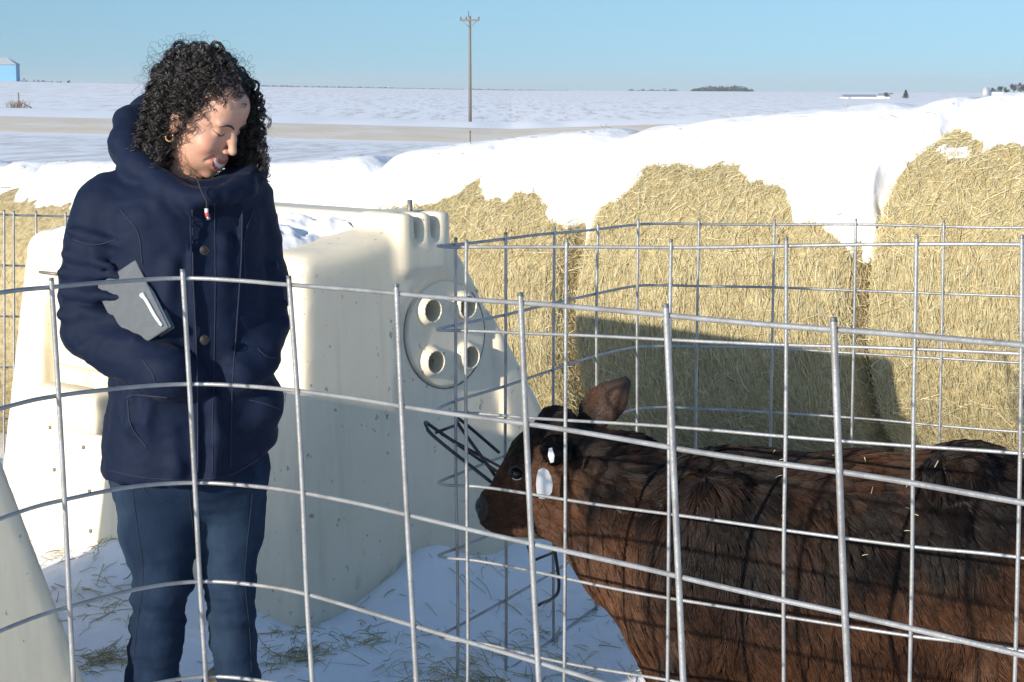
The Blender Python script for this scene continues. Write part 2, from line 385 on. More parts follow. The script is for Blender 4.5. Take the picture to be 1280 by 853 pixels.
# ------------------------------------------------------------------ ground: one sheet to the horizon
K1 = np.array((-.62, 5.2)); UD = np.array((.70, .714)); UD = UD/np.linalg.norm(UD); VD = np.array((-UD[1], UD[0])); HW, HL = 1.30, 1.72
K0 = np.array((-.86, 3.95))-HW*UD
_Y = np.array((9., 30, 60, 100, 125, 140, 158, 172, 200, 300, 600, 900, 1500, 2500, 6000))
_Z = np.array([(-.42, -.2, 0.), (-.5, -.5, -.3), (-.67, -.95, -.7), (-1.3, -1.7, -1.2), (-1.6, -2.4, -1.5), (-1.55, -2.5, -.95), (-.86, -2.02, -.72), (-.75, -1.95, -.7),
               (-.45, -1.93, -.8), (.64, -1.32, -.93), (3.9, -.8, -1.58), (4.6, -.6, -2.0), (6.0, -.4, -2.4), (4., -4., -6.), (-30, -40, -40)])
def terrain(x, y):
    x = np.asarray(x, float); y = np.asarray(y, float)
    r = np.clip(x/np.maximum(y, 8.), -.9, .9)*F/640.   # -1, 0, 1 at the left edge, the middle and the right edge of the view
    cols = [np.interp(y, _Y, _Z[:, k]) for k in range(3)]
    far = np.where(r < 0, cols[1]+(cols[0]-cols[1])*np.minimum(-r, 1.4), cols[1]+(cols[2]-cols[1])*np.minimum(r, 1.4))
    rel = np.stack((x-ROW_O[0], y-ROW_O[1]), -1); s = rel@ROW_D; b = rel@ROW_B
    bale_g = np.clip(row_zc(np.clip(s, -8, 4))-.78, -.75, .05)
    w = sstep(-2.2, 0.0, b); z = bale_g*w*sstep(12, 9, np.abs(x))
    wf = sstep(2.0, 9.0, b); z = z*(1-wf)+far*wf
    # small relief
    p = np.stack((x, y, np.zeros_like(x)), -1).reshape(-1, 3)
    nr = sstep(60, 12, np.hypot(x, y-5))
    rel_n = (.045*fbm(p, 1.6, 3, 3)+.02*fbm(p, 7., 3, 9)).reshape(x.shape)
    lump = (np.maximum(noise(p, 3.1, 4), 0)**2*.06).reshape(x.shape)
    z = z+(rel_n+lump-.01)*nr
    # the pen floor is trodden lower round the calf
    z = z-.2*np.exp(-(((x-.75)/.75)**2+((y-4.75)/.6)**2)**2)
    # snow drifted against the hutches
    for K, amp in ((K1, 1.), (K0, .6)):
        q = np.stack((x-K[0], y-K[1]), -1); u = q@UD; v = q@VD
        du = np.maximum(np.maximum(-u, u-HW), 0); dv = np.maximum(np.maximum(-v, v-HL), 0); d = np.hypot(du, dv)
        bank = np.exp(-(d/.2)**2)*(.02+.15*np.clip(noise(p, 2.3, 21).reshape(x.shape)+.35*noise(p, 6., 5).reshape(x.shape), 0, 1))
        bank = bank*(1-.8*np.exp(-((u/.25)**2+(v/.25)**2)))
        z = z+amp*bank
    # ploughed-up bank along the far side of the road, and field undulation
    p2 = np.stack((x/6., y/6., np.zeros_like(x)), -1).reshape(-1, 3)
    z = z+np.exp(-((y-170-.02*x)/6.)**2)*(.30+.35*noise(p2*2.2, 1., 2).reshape(x.shape))
    z = z+sstep(190, 400, y)*.25*fbm(p2, .08, 3, 6).reshape(x.shape)
    return z
def axis(dense0, dense1, step, lo, hi, g=1.12):
    a = list(np.arange(dense0, dense1, step)); s = step
    while a[-1] < hi: s = min(s*g, 260); a.append(a[-1]+s)
    s = step; b = [dense0]
    while b[-1] > lo: s = min(s*g, 260); b.append(b[-1]-s)
    return np.array(b[:0:-1]+a)
gx = axis(-2.6, 2.2, .03, -3500, 3500, 1.09); gy = axis(3.0, 7.2, .03, -300, 5200, 1.055)
GX, GY = np.meshgrid(gx, gy, indexing='ij'); GZ = terrain(GX, GY)
ni, nj = GX.shape; ii = np.arange(ni*nj).reshape(ni, nj)
Q = np.stack((ii[:-1, :-1], ii[1:, :-1], ii[1:, 1:], ii[:-1, 1:]), -1).reshape(-1, 4)
g = mesh('ground', np.stack((GX, GY, GZ), -1), Q, M['ground']); tag(g, kind='structure')

# road beyond the bales
rx = np.linspace(-120, 160, 141); ry = np.linspace(133, 160, 14)
RX, RY = np.meshgrid(rx, ry, indexing='ij'); RYs = RY+.02*RX
RZ = terrain(RX, RYs)-.15+.5*np.sin(np.pi*(RY-133)/27.)**.5
ii = np.arange(RX.size).reshape(RX.shape)
Q = np.stack((ii[:-1, :-1], ii[1:, :-1], ii[1:, 1:], ii[:-1, 1:]), -1).reshape(-1, 4)
tag(mesh('road', np.stack((RX, RYs, RZ), -1), Q, M['road']), kind='structure')

# ------------------------------------------------------------------ round straw bales in a row, under one blanket of snow
def straw_cols(n, dark=.0):
    base = np.array([(.62, .52, .28), (.68, .60, .37), (.52, .41, .19), (.56, .51, .31), (.44, .35, .18), (.72, .65, .44)])*.92
    c = base[rng.integers(0, len(base), n)]*(0.75+.45*rng.random((n, 1))); return np.clip(c*(1-dark), 0, .9)
def bale_rad(s, th):
    e = np.minimum(np.abs((s/BL) % 1), np.abs(1-(s/BL) % 1))*BL      # distance to the nearest bale end
    p = np.stack((s*1.3, th*.9, np.zeros_like(s)), -1).reshape(-1, 3)
    return BR-.10*np.exp(-(e/.045)**2)-.03*np.exp(-(e/.15)**2)+(.018*fbm(p, 5., 3, 2)+.009*fbm(p, 26., 2, 8)).reshape(s.shape)
bale_names = {-5: 'snow-covered round straw bale farthest along the row, mostly hidden behind woman', -4: 'round straw bale at the far left edge, straw showing beside the hutch',
              -3: 'snow-buried round straw bale behind the woman', -2: 'snow-capped round straw bale just behind the plastic hutch roof',
              -1: 'round straw bale showing between the hutch and the dark crevice', 0: 'round straw bale behind the calf head with the hutch shadow on it',
              1: 'round straw bale nearest the right edge, straw bare almost to its top', 2: 'round straw bale at the end of the row beyond the right edge'}
for i in range(-4, 2):
    s0 = i*BL+.006; s1 = (i+1)*BL-.006
    sg = np.linspace(s0, s1, 44); tg = np.linspace(-math.pi, math.pi, 121)[:-1]
    SG, TG = np.meshgrid(sg, tg, indexing='ij'); RR = bale_rad(SG, TG)
    V = row_pt(SG, TG, RR); n0, n1 = SG.shape
    ii = np.arange(n0*n1).reshape(n0, n1)
    Q = np.stack((ii[:-1], np.roll(ii, -1, 1)[:-1], np.roll(ii, -1, 1)[1:], ii[1:]), -1).reshape(-1, 4)
    V = V.reshape(-1, 3); Fc = [tuple(q) for q in Q]
    for row, sgn in ((ii[0], 1), (ii[-1], -1)):
        c = V[row].mean(0); V = np.vstack((V, c)); k = len(V)-1
        for a in range(n1): t = (row[a], row[(a+1) % n1], k); Fc.append(t if sgn < 0 else t[::-1])
    mid = row_pt(np.array((s0+s1)/2), np.array(-math.pi/2), BR); root = empty('straw_bale', mid, 0, bale_names[i], 'straw bale', 'round straw bales standing in a row')
    mesh('bale_roll', V, Fc, M['bale'], root)
    # loose straw standing off the side
    n = 34000 if i >= -1 else (6000 if i == -4 else 1200)
    s = s0+rng.random(n)*(s1-s0); th = R(-62)+rng.random(n)*R(155)
    rr = bale_rad(s, th); p0 = row_pt(s, th, rr)
    nrmv = row_pt(s, th, rr+.1)-p0; nrmv = nrm(nrmv)
    tdir = nrm(row_pt(s, th+.02, rr)-p0); adir = np.array((*ROW_D, 0))
    up = th > R(18)
    ang = np.where(rng.random(n) < np.where(up, .35, .72), rng.normal(0, .26, n), rng.random(n)*math.pi)+np.where(up, rng.normal(0, .5, n), 0)
    d = tdir*np.cos(ang)[:, None]+adir*np.sin(ang)[:, None]
    ln = np.exp(rng.normal(np.log(.048), .55, n))[:, None]; lift = (rng.random((n, 1))**4*.022+.0015)
    bend = rng.normal(0, .0025, (n, 1))
    S = np.stack((p0-d*ln*.5+nrmv*.001, p0+nrmv*(lift*.6)+adir*bend, p0+d*ln*.5+nrmv*lift), 1)
    rad = (.00055+.0011*rng.random((n, 1))**3)*np.array((1, 1, .7))
    strands('loose_straw', S, rad, M['straw'], root, straw_cols(n))['kind'] = 'stuff'
    # wrap twine round the lower half of the roll
    if i >= -1:
        tw = []
        for s_ in np.linspace(s0+.12, s1-.1, 15):
            t_ = np.linspace(R(-60), R(14), 22); s_a = s_+.006*np.sin(t_*9+s_*40)
            tw.append(tube(row_pt(s_a, t_, bale_rad(s_a, t_)+.004), .0016, 4))
        V, Fc = merge(tw); tag(mesh('twine_wrap', V, Fc, M['twine'], root), kind='stuff')

# snow blanket: lower edge read along the row
edge_px = [(-30, 262), (0, 268), (12, 262), (40, 232), (75, 268), (110, 275), (200, 275), (340, 275), (480, 278), (540, 272), (556, 256), (575, 244), (590, 229), (603, 262), (622, 264), (640, 256),
           (664, 262), (676, 278), (700, 292), (716, 300), (722, 272), (745, 262), (760, 262), (790, 236), (815, 226), (835, 220), (870, 226), (893, 220), (912, 222), (928, 240), (950, 238), (962, 246),
           (978, 262), (990, 286), (1010, 300), (1040, 318), (1060, 338), (1068, 350), (1076, 280), (1090, 264), (1105, 240), (1130, 212), (1160, 192), (1190, 168), (1205, 176), (1222, 200), (1240, 196), (1262, 188), (1290, 196), (1340, 190), (1420, 190)]
gs = np.linspace(-8.5, 4.2, 1270); gt = np.linspace(R(-5), R(95), 260); GS_, GT_ = np.meshgrid(gs, gt, indexing='ij')
gp = proj(row_pt(GS_, GT_, np.full(GS_.shape, BR)))
es, et = [], []
for (a, b) in edge_px:
    k = np.argmin((gp[..., 0]-a)**2+(gp[..., 1]-b)**2+((GT_ > R(88))*1e6)); es.append(GS_.ravel()[k]); et.append(GT_.ravel()[k])
o_ = np.argsort(es); es = np.array(es)[o_]; et = np.array(et)[o_]
sg = np.arange(-8.6, 3.9, .02); tg = np.linspace(R(-12), R(205), 200)
SG, TG = np.meshgrid(sg, tg, indexing='ij')
ed = np.interp(SG, es, et)
pn = np.stack((SG, TG*BR, SG*0), -1).reshape(-1, 3)
ed = ed+(R(4)*fbm(pn, 4.5, 4, 31)+R(4.5)*fbm(pn*np.array((1, .35, 1)), 26., 3, 33)).reshape(SG.shape)
dd = TG-ed
thick = -.030+.145*sstep(R(-6), R(34), dd)
crease = np.abs((SG/BL+.5) % 1-.5)*BL
seam = np.where(np.abs(SG+BL) < BL*.5, .085, .03)
thick = thick-seam*np.exp(-(crease/.075)**2)*sstep(R(8), R(30), dd)
thick = thick+(.022*fbm(pn, 1.6, 4, 12)+.008*fbm(pn, 9., 4, 14)).reshape(SG.shape)*sstep(R(0), R(12), dd)
patch = ((fbm(pn, 7., 3, 51).reshape(SG.shape) > .32) & (SG > 1.5) & (dd < 0) & (dd > R(-22)))
thick = np.where(patch, .004+.0*thick, thick)
wb = sstep(R(2), R(16), dd)
V = row_pt(SG, TG, bale_rad(SG, TG)*(1-wb)+BR*wb+thick)
n0, n1 = SG.shape; ii = np.arange(n0*n1).reshape(n0, n1)
Q = np.stack((ii[:-1, :-1], ii[:-1, 1:], ii[1:, 1:], ii[1:, :-1]), -1).reshape(-1, 4)
V_b, dd_b, sg_b, tg_b = V.copy(), dd.copy(), sg.copy(), tg.copy()
o = mesh('snow_blanket', V, Q, M['snow']); tag(o, 'thick white snow lying over the row of straw bales', 'snow', kind='stuff')

# ------------------------------------------------------------------ plastic calf hutches
ang_h = math.atan2(UD[1], UD[0])
VC = (.672, .785); VH = ((-.076, .080), (.076, .080), (-.076, -.080), (.076, -.080)); REC = .022
def rear(z): return .09*np.clip(z/1.1, 0, 1.2)
def hutch_meshes(side=.605, sx=1.3):
    f = Field((-.12, -.10, -.08), (HW+.10, HL+.10, 1.28), .0135)
    def smax(p, q, k): h = np.clip(.5-.5*(q-p)/k, 0, 1); return q*(1-h)+p*h+k*h*(1-h)
    def body(x, y, z):
        t = np.clip(z/1.1, 0, 1.2)
        a = (.11*t-x); b = (x-(HW-side*t**sx))*.9; c = (.09*t-y); d = (y-(HL-.12*t))
        roof = z-(1.055+.07*np.exp(-((x-.58)/.30)**2))
        m = smax(smax(a, b, .04), smax(c, d, .04), .03); m = smax(m, roof, .065); return np.maximum(m, -z-.05)
    f.func(body, (-1, -1, -1), (3, 3, 3))
    # ridge beam along the top with a notched end block over the rear face
    f.rbox((.575, .88, 1.09), (.095, .74, .075), .03, .025)
    f.rbox((.58, .17, 1.075), (.105, .105, .095), .014, .015)
    # arched recess in the rear face
    def arch(x, y, z):
        dx = (x-VC[0]); zz = np.maximum(z-.755, 0); dd = np.sqrt(dx*dx+zz*zz)-.205-.10*np.clip(.7-z, 0, .7)
        return np.maximum(dd, y-(rear(z)+REC))
    f.func(arch, (.3, -.12, -.1), (1.2, .34, 1.12), .018, 'cut')
    for u in (.547, .616):
        for yy in np.linspace(.03, .125, 7): f.cone((u, yy, 1.22), (u, yy, 1.09+.3*max(yy-.07, 0)), .022, .009, .006, 'cut')
    # shallow panels on the long side face
    f.rbox((.05, 1.21, .675), (.075, .25, .215), .03, .012, 'cut')
    f.rbox((.095, 1.19, .74), (.055, .16, .125), .02, .01)
    f.rbox((.03, 1.2, .49), (.05, .19, .07), .02, .01)
    f.rbox((.09, .55, .62), (.06, .28, .27), .05, .02, 'cut')
    f.rbox((.11, .55, .62), (.05, .23, .22), .04, .02)
    for (du, dz) in VH: f.cone((VC[0]+du, -.08, VC[1]+dz), (VC[0]+du, .19, VC[1]+dz), .040, .040, .004, 'cut')
    V, Q = f.surf(); V = relax(V, Q, 2, .4)
    d = Field((VC[0]-.23, -.02, .57), (VC[0]+.23, .20, 1.03), .0034)
    def disc(x, y, z):
        fr = rear(z)+REC; rr = np.sqrt((x-VC[0])**2+(z-VC[1])**2)
        return np.maximum(np.maximum(rr-.170+.006*np.clip((fr-y)/.01, 0, 2), (fr-.010)-y), y-(fr+.02))
    d.func(disc, (0, -1, 0), (2, 1, 2))
    for (du, dz) in VH:
        y0 = float(rear(VC[1]+dz))+REC; d.cone((VC[0]+du, y0-.007, VC[1]+dz), (VC[0]+du, y0+.01, VC[1]+dz), .047, .051, .008)
    for (du, dz) in VH: d.cone((VC[0]+du, -.15, VC[1]+dz), (VC[0]+du, .30, VC[1]+dz), .0335, .0335, .003, 'cut')
    return (V, Q), d.surf()
HB, HD = hutch_meshes(); HB2, HD2 = hutch_meshes(.34, 1.0)
def build_hutch(K, label, HB=HB, HD=HD):
    h = empty('calf_hutch', (K[0], K[1], 0), ang_h, label, 'calf hutch', 'white plastic calf hutches')
    sh = mesh('shell', HB[0], HB[1], M['plastic'], h, local=True)
    dr = mesh('vent_door', HD[0], HD[1], M['plastic'], h, local=True)
    a = np.linspace(0, 2*math.pi, 49)[:-1]
    z = VC[1]+.174*np.sin(a); V, Fc = tube(np.stack((VC[0]+.174*np.cos(a), rear(z)+REC-.0005, z), -1), .0024, 6, True)
    mesh('door_seam', V, Fc, M['seam_hole_dark'], h, local=True)
    for (du, dz) in VH:
        aa = np.linspace(0, 2*math.pi, 25)[:-1]; y0 = .165; V = np.vstack(((VC[0]+du, y0, VC[1]+dz), np.stack((VC[0]+du+.039*np.cos(aa), np.full(24, y0-.002), VC[1]+dz+.039*np.sin(aa)), -1)))
        mesh('hole_shade', V, [(0, 1+(k+1) % 24, 1+k) for k in range(24)], M['seam_hole_dark'], dr, local=True)  # dark disc painted in for the shade deep inside each vent hole
    V, Fc = tube([(.585, .15, 1.14), (.585, .15, 1.205)], .008, 8); mesh('roof_pin', V, Fc, M['bolt'], h, local=True)
    for (v, z) in ((1.38, .40), (1.17, .36), (1.34, .26), (1.12, .22), (1.10, .09)):
        u = .11*z/1.1; V, Fc = tube([(u-.006, v, z), (u+.01, v, z)], .007, 8); mesh('bolt', V, Fc, M['bolt'], h, local=True)
    b0 = (.09*.99/1.1+.02, 1.50, .93); V, Fc = box((.08, 1.38, .918), (.098, 1.49, .927)); mesh('slot', V, Fc, M['bolt'], h, local=True)
    return h
hut = build_hutch(K1, 'white plastic calf hutch with round vent door standing behind the woman')
build_hutch(K0, 'white plastic calf hutch whose sloping edge shows at the lower left corner', HB2, HD2)
# snow left on the roof
sg = np.linspace(.12, .46, 44); vg = np.linspace(.26, 1.5, 160); SG, VG = np.meshgrid(sg, vg, indexing='ij')
p = np.stack((SG, VG, SG*0), -1).reshape(-1, 3)
zz = 1.055+.07*np.exp(-((SG-.58)/.30)**2); edge = np.minimum(np.minimum(SG-.12, .49-SG)/.06, np.minimum(VG-.26, 1.5-VG)/.1)
th = (-.02+.075*np.clip(edge, 0, 1)**.5*(.55+.8*fbm(p, 9., 4, 44).reshape(SG.shape)))
W3 = np.stack((K1[0]+SG*UD[0]+VG*VD[0], K1[1]+SG*UD[1]+VG*VD[1], zz+th), -1); ii = np.arange(SG.size).reshape(SG.shape)
Q = np.stack((ii[:-1, :-1], ii[1:, :-1], ii[1:, 1:], ii[:-1, 1:]), -1).reshape(-1, 4)
tag(mesh('roof_snow', W3, Q, M['snow']), 'lumpy snow lying on the roof of the hutch behind the woman', 'snow', kind='stuff')
# chaff blown on to the blanket of snow
n = 420; cs_s = rng.uniform(-4.5, 3.4, n); cs_t = R(18)+rng.random(n)**1.3*R(75); k_i = np.clip(np.searchsorted(sg_b, cs_s), 0, len(sg_b)-1); k_j = np.clip(np.searchsorted(tg_b, cs_t), 0, len(tg_b)-1)
ok = dd_b[k_i, k_j] > R(4); p0 = V_b.reshape(*dd_b.shape, 3)[k_i[ok], k_j[ok]]; n = len(p0); d = nrm(rng.normal(size=(n, 3))*np.array((1, .6, .35)))*np.exp(rng.normal(np.log(.018), .6, (n, 1)))
up_ = np.array((-.2, -.35, .55))*.008; S = np.stack((p0-d, p0+up_, p0+d+up_*.8), 1)
tag(strands('chaff', S, .0012*(.6+.8*rng.random((n, 1)))*np.ones((1, 3)), M['straw'], None, straw_cols(n, .3)), 'bits of chaff blown over the snow on the bales', 'chaff', kind='stuff')

# ------------------------------------------------------------------ wire pens
def fence(label, ctrl, lean, verts, hr, vr, ext=1, rusty=(), group='welded wire pen panels'):
    """ctrl: [(px, depth, [y of each wire])] along the panel; verts: ctrl-parameter of each upright"""
    nrow = len(ctrl[0][2]); rows3 = [np.array([P(c[0]+lean(c[0])*j, c[2][j], c[1]) for c in ctrl]) for j in range(nrow)]
    for e in range(ext): rows3.append(2*rows3[-1]-rows3[-2])
    base = rows3[-1].mean(0); base[2] = min(r[:, 2].min() for r in rows3)
    root = empty('wire_pen', base, 0, label, 'wire pen', group)
    m = len(ctrl)-1; N = 40*m; cs = []
    for r3 in rows3:
        c = spline(r3, N+1); w = np.stack((noise(c, 3.0, 3), noise(c, 3.0, 4), noise(c, 3.0, 5)), -1)*.0035
        c = c+w; cs.append(c); V, Fc = tube(c[::2], hr, 8); mesh('horizontal_wire', V, Fc, M['wire'], root)
    for k, u in enumerate(verts):
        i = int(np.clip(round(u*40), 0, N)); pts = np.array([c[i] for c in cs]); t = nrm(cs[0][min(i+1, N)]-cs[0][max(i-1, 0)])
        out = nrm(np.cross(t, (0, 0, 1)))*(hr+vr)*.75
        pts = np.vstack((pts[0]+nrm(pts[0]-pts[1])*.012, pts, pts[-1]+nrm(pts[-1]-pts[-2])*.05))+out*(1 if (out[1] < 0) else -1)
        V, Fc = tube(spline(pts, 40), vr, 8); mesh('upright_wire', V, Fc, M['rust'] if k in rusty else M['wire'], root)
    return root, cs
# the near panel, bowed between camera and woman
A = [(-150, 3.05, [392, 553, 700, 850, 985]), (0, 3.33, [365, 508, 643, 780, 912]), (62, 3.45, [358, 494, 625, 758, 888]), (150, 3.62, [351, 484, 608, 736, 858]), (229, 3.71, [348, 480, 603, 727, 846]),
     (300, 3.66, [352, 483, 607, 732, 852]), (367, 3.55, [358, 490, 617, 745, 868]), (500, 3.30, [367, 509, 646, 784, 918]), (655, 3.06, [380, 531, 680, 828, 972]), (838, 2.80, [394, 560, 722, 886, 1046]),
     (1047, 2.58, [412, 590, 768, 944, 1120]), (1280, 2.36, [431, 629, 822, 1016, 1205]), (1500, 2.18, [450, 668, 878, 1090, 1300]), (1790, 1.98, [478, 720, 952, 1188, 1420]), (2120, 1.81, [508, 775, 1030, 1290, 1545])]
near_pen, nearC = fence('bowed welded wire panel nearest the camera, in front of the woman', A, lambda p: 7.0, [0.55, 2, 4, 6, 7, 8, 9, 10, 11.1, 12.1, 13], .0043, .0051, ext=1)
# the calf's pen, bent round its head
Bf = [(1480, 3.45, [306, 450, 585, 728, 858, 985]), (1280, 3.63, [306, 443, 567, 697, 813, 930]), (1147, 3.76, [306, 437, 557, 683, 795, 905]), (986, 3.92, [307, 431, 546, 663, 771, 880]), (840, 4.10, [309, 425, 535, 644, 749, 852]),
      (709, 4.29, [309, 419, 526, 625, 723, 828]), (620, 4.44, [309, 415, 519, 611, 705, 808]), (585, 4.49, [309, 414, 517, 607, 699, 803]), (560, 4.53, [309, 413.5, 516, 606, 697, 800]),
      (547, 4.60, [308, 413, 514, 603, 694, 795]), (556, 4.70, [307, 410, 508, 599, 690, 790]), (580, 4.79, [305, 405, 499, 590, 682, 778]), (630, 4.97, [299, 394, 483, 570, 660, 751]), (690, 5.22, [292, 380, 463, 547, 632, 716]),
      (745, 5.46, [287, 368, 446, 527, 605, 683]), (796, 5.66, [282, 358, 434, 512, 586, 660]), (835, 5.74, [281, 357, 432, 509, 583, 656]), (873, 5.76, [281, 358, 433, 511, 584, 658]), (968, 5.74, [281, 360, 436, 516, 590, 665]),
      (1070, 5.68, [281, 363, 441, 523, 598, 674]), (1180, 5.60, [283, 367, 448, 532, 610, 688]), (1300, 5.5, [284, 371, 455, 541, 622, 703]), (1450, 5.4, [285, 375, 462, 550, 634, 717])]
calf_pen, calfC = fence('welded wire pen bent in a loop round the calf', Bf, lambda p: -(p-620)*.0036, [1, 2, 3, 4, 5, 7, 10.6, 12, 13, 14, 15, 17, 18, 19, 20, 21], .0039, .0043, ext=1)
# a scrap of another pen beyond the hutch at the far left
Cf = [(-60, 7.0, [262, 330, 395, 460, 525]), (5, 7.05, [268, 332, 396, 460, 524]), (45, 7.1, [269, 333, 397, 461, 525]), (82, 7.15, [270, 334, 398, 462, 526]), (140, 7.2, [271, 335, 399, 463, 527])]
far_pen, farC = fence('thin wire pen panel standing behind the hutch at the left edge', Cf, lambda p: 0, [.55, 1.0, 1.25, 2, 3], .004, .0045, ext=2)

# black rod bucket holders hooked on the calf pen
def holder(label, loops, ties):
    allp = np.concatenate([np.array(l) for l in loops]); base = allp.mean(0); base[2] = allp[:, 2].min()
    root = empty('bucket_holder', base, 0, label, 'bucket holder', 'black rod bucket holders on the calf pen')
    for l in loops: V, Fc = tube(spline(l, 60), .0048, 6); mesh('rod_loop', V, Fc, M['black_wire'], root)
    for t in ties: V, Fc = tube(np.array(t), .004, 6); mesh('cross_rod', V, Fc, M['black_wire'], root)
    return root
l1 = [P(624, 566, 4.93), P(578, 527, 4.86), P(572, 526, 4.84), P(574, 532, 4.80), P(612, 585, 4.76), P(622, 600, 4.80)]
l2 = [P(632, 597, 4.95), P(545, 537, 4.74), P(533, 528, 4.70), P(533, 533, 4.66), P(545, 548, 4.64), P(614, 603, 4.70)]
holder('black rod bucket holder sticking out beside the calf muzzle', [l1, l2], [[P(545, 541, 4.70), P(574, 530, 4.82)], [P(552, 543, 4.70), P(640, 592, 4.86)]])
l3 = [P(660, 682, 5.05), P(664, 700, 5.04), P(669, 752, 5.0), P(672, 756, 5.0), P(676, 755, 5.0), P(698, 739, 5.1), P(694, 690, 5.12), P(693, 682, 5.12)]
holder('black rod bucket holder hanging low behind the calf jaw', [l3], [[P(664, 702, 5.03), P(694, 690, 5.12)]])

# ------------------------------------------------------------------ the woman
WY = 4.06
def w(px, py, dy=0.0): return P(px, py, WY+dy)
person = empty('person', (w(236, 1000)[0], WY, 0.0), 0, 'woman in navy hooded parka and jeans smiling down at the calf', 'person')
yaw = R(25); e1 = np.array((math.cos(yaw), math.sin(yaw))); e2 = np.array((math.sin(yaw), -math.cos(yaw)))

# --- coat
f = Field((-1.16, 3.74, .60), (-.42, 4.42, 1.56), .0062)
rows = [(222, 240, 55, .085), (232, 236, 80, .11), (245, 228, 92, .125), (265, 225, 98, .138), (300, 228, 100, .145), (350, 233, 98, .15), (400, 239, 97, .15), (450, 241, 99, .155), (490, 241, 101, .16),
        (540, 238, 106, .162), (580, 236, 108, .16), (606, 236, 107, .158), (640, 236, 105, .155)]
zz = np.array([w(240, r[0])[2] for r in rows])[::-1]; cx = np.array([w(r[1], r[0])[0] for r in rows])[::-1]
hw = np.array([r[2]*WY/F for r in rows])[::-1]; hb = np.array([r[3] for r in rows])[::-1]; ha = np.sqrt(np.maximum(hw**2-(hb*math.sin(yaw))**2, .0025))/math.cos(yaw)
hem_x = np.array([w(p, 600)[0] for p in (100, 290, 318, 348, 400)]); hem_z = np.array([w(240, q)[2] for q in (588, 588, 575, 552, 546)])
def torso(x, y, z):
    zf = z.ravel(); CX = np.interp(zf, zz, cx)[None, None, :]; A_ = np.interp(zf, zz, ha)[None, None, :]; B_ = np.interp(zf, zz, hb)[None, None, :]
    X = x-CX; Y = y-WY; a = X*e1[0]+Y*e1[1]; b = X*e2[0]+Y*e2[1]
    q = (np.abs(a/A_)**2.3+np.abs(b/B_)**2.3)**(1/2.3)
    d = (q-1)*np.minimum(A_, B_)*.95
    hz = np.interp(x.ravel(), hem_x, hem_z)[:, None, None]
    return np.maximum(np.maximum(d, hz-z), z-zz[-1])
f.func(torso, (-2, 3, 0), (0, 5, 2))
Rarm = [w(131, 262, -.05), w(121, 310, -.06), w(113, 360, -.06), w(113, 410, -.07), w(155, 438, -.135), w(208, 466, -.19), w(232, 474, -.17)]
f.chain(Rarm, [.070, .069, .068, .062, .056, .054, .045], .022)
Larm = [w(303, 258, .06), w(314, 300, .07), w(324, 350, .06), w(328, 402, .04), w(319, 448, -.06), w(300, 468, -.11)]
f.chain(Larm, [.068, .064, .062, .058, .052, .046], .02)
f.ell(w(180, 240, 0), (.10, .085, .05), .05); f.ell(w(290, 240, .05), (.075, .08, .05), .05)
# pockets pushed out by the hands
f.ell(w(190, 512, -.145), (.062, .035, .055), .03); f.ell(w(330, 505, -.03), (.045, .06, .055), .03)
f.chain([w(166, 492, -.165), w(163, 530, -.16), w(180, 562, -.155)], [.012, .014, .010], .012); f.chain([w(188, 495, -.185), w(184, 530, -.175), w(186, 556, -.165)], [.010, .012, .008], .012)
f.chain([w(205, 492, -.18), w(225, 505, -.16)], [.010, .006], .01)
# sleeve folds
for (a, b, r) in (((82, 318), (140, 334), .011), ((80, 342), (148, 346), .012), ((77, 366), (150, 372), .013), ((76, 392), (146, 396), .014), ((90, 420), (148, 408), .013), ((104, 438), (152, 414), .012), ((132, 456), (168, 424), .012),
                  ((160, 470), (190, 440), .011), ((86, 288), (150, 306), .009), ((112, 448), (140, 466), .010), ((190, 480), (214, 452), .009), ((92, 404), (130, 430), .012)):
    f.cone(w(*a, -.118 if a[0] < 100 else -.150), w(*b, -.190 if b[0] > 160 else -.145), r, r*.5, .016)
for (a, b, r) in (((300, 352), (352, 366), .011), ((302, 384), (360, 380), .012), ((306, 410), (358, 404), .012), ((304, 436), (346, 428), .011), ((300, 320), (346, 332), .009)):
    f.cone(w(*a, -.012), w(*b, .012), r, r*.6, .016)
# long soft drape folds down the body
for (pts, dy, r) in (([(176, 270), (186, 320), (182, 380)], -.135, .012), ([(214, 330), (206, 400), (212, 450)], -.155, .011), ([(280, 300), (276, 380), (284, 450)], -.105, .011), ([(150, 520), (158, 560), (152, 600)], -.10, .012),
                     ([(214, 540), (222, 580), (216, 604)], -.165, .010), ([(268, 500), (272, 550), (266, 600)], -.150, .011), ([(314, 540), (318, 570)], -.06, .012), ([(198, 250), (214, 290), (226, 320)], -.130, .010)):
    f.chain([w(a, b, dy) for a, b in pts], [r]*len(pts), .022)
# front placket and seams
for (p1, q1, r) in ((( (238, 262), (240, 340), (244, 430), (246, 520), (246, 598) ), -.15, .006), (((302, 262), (300, 340), (292, 430), (288, 520), (288, 590)), -.085, .005)):
    f.chain([w(x, y, q1-(.012 if y > 420 else 0)) for x, y in p1], [r]*5, .008)
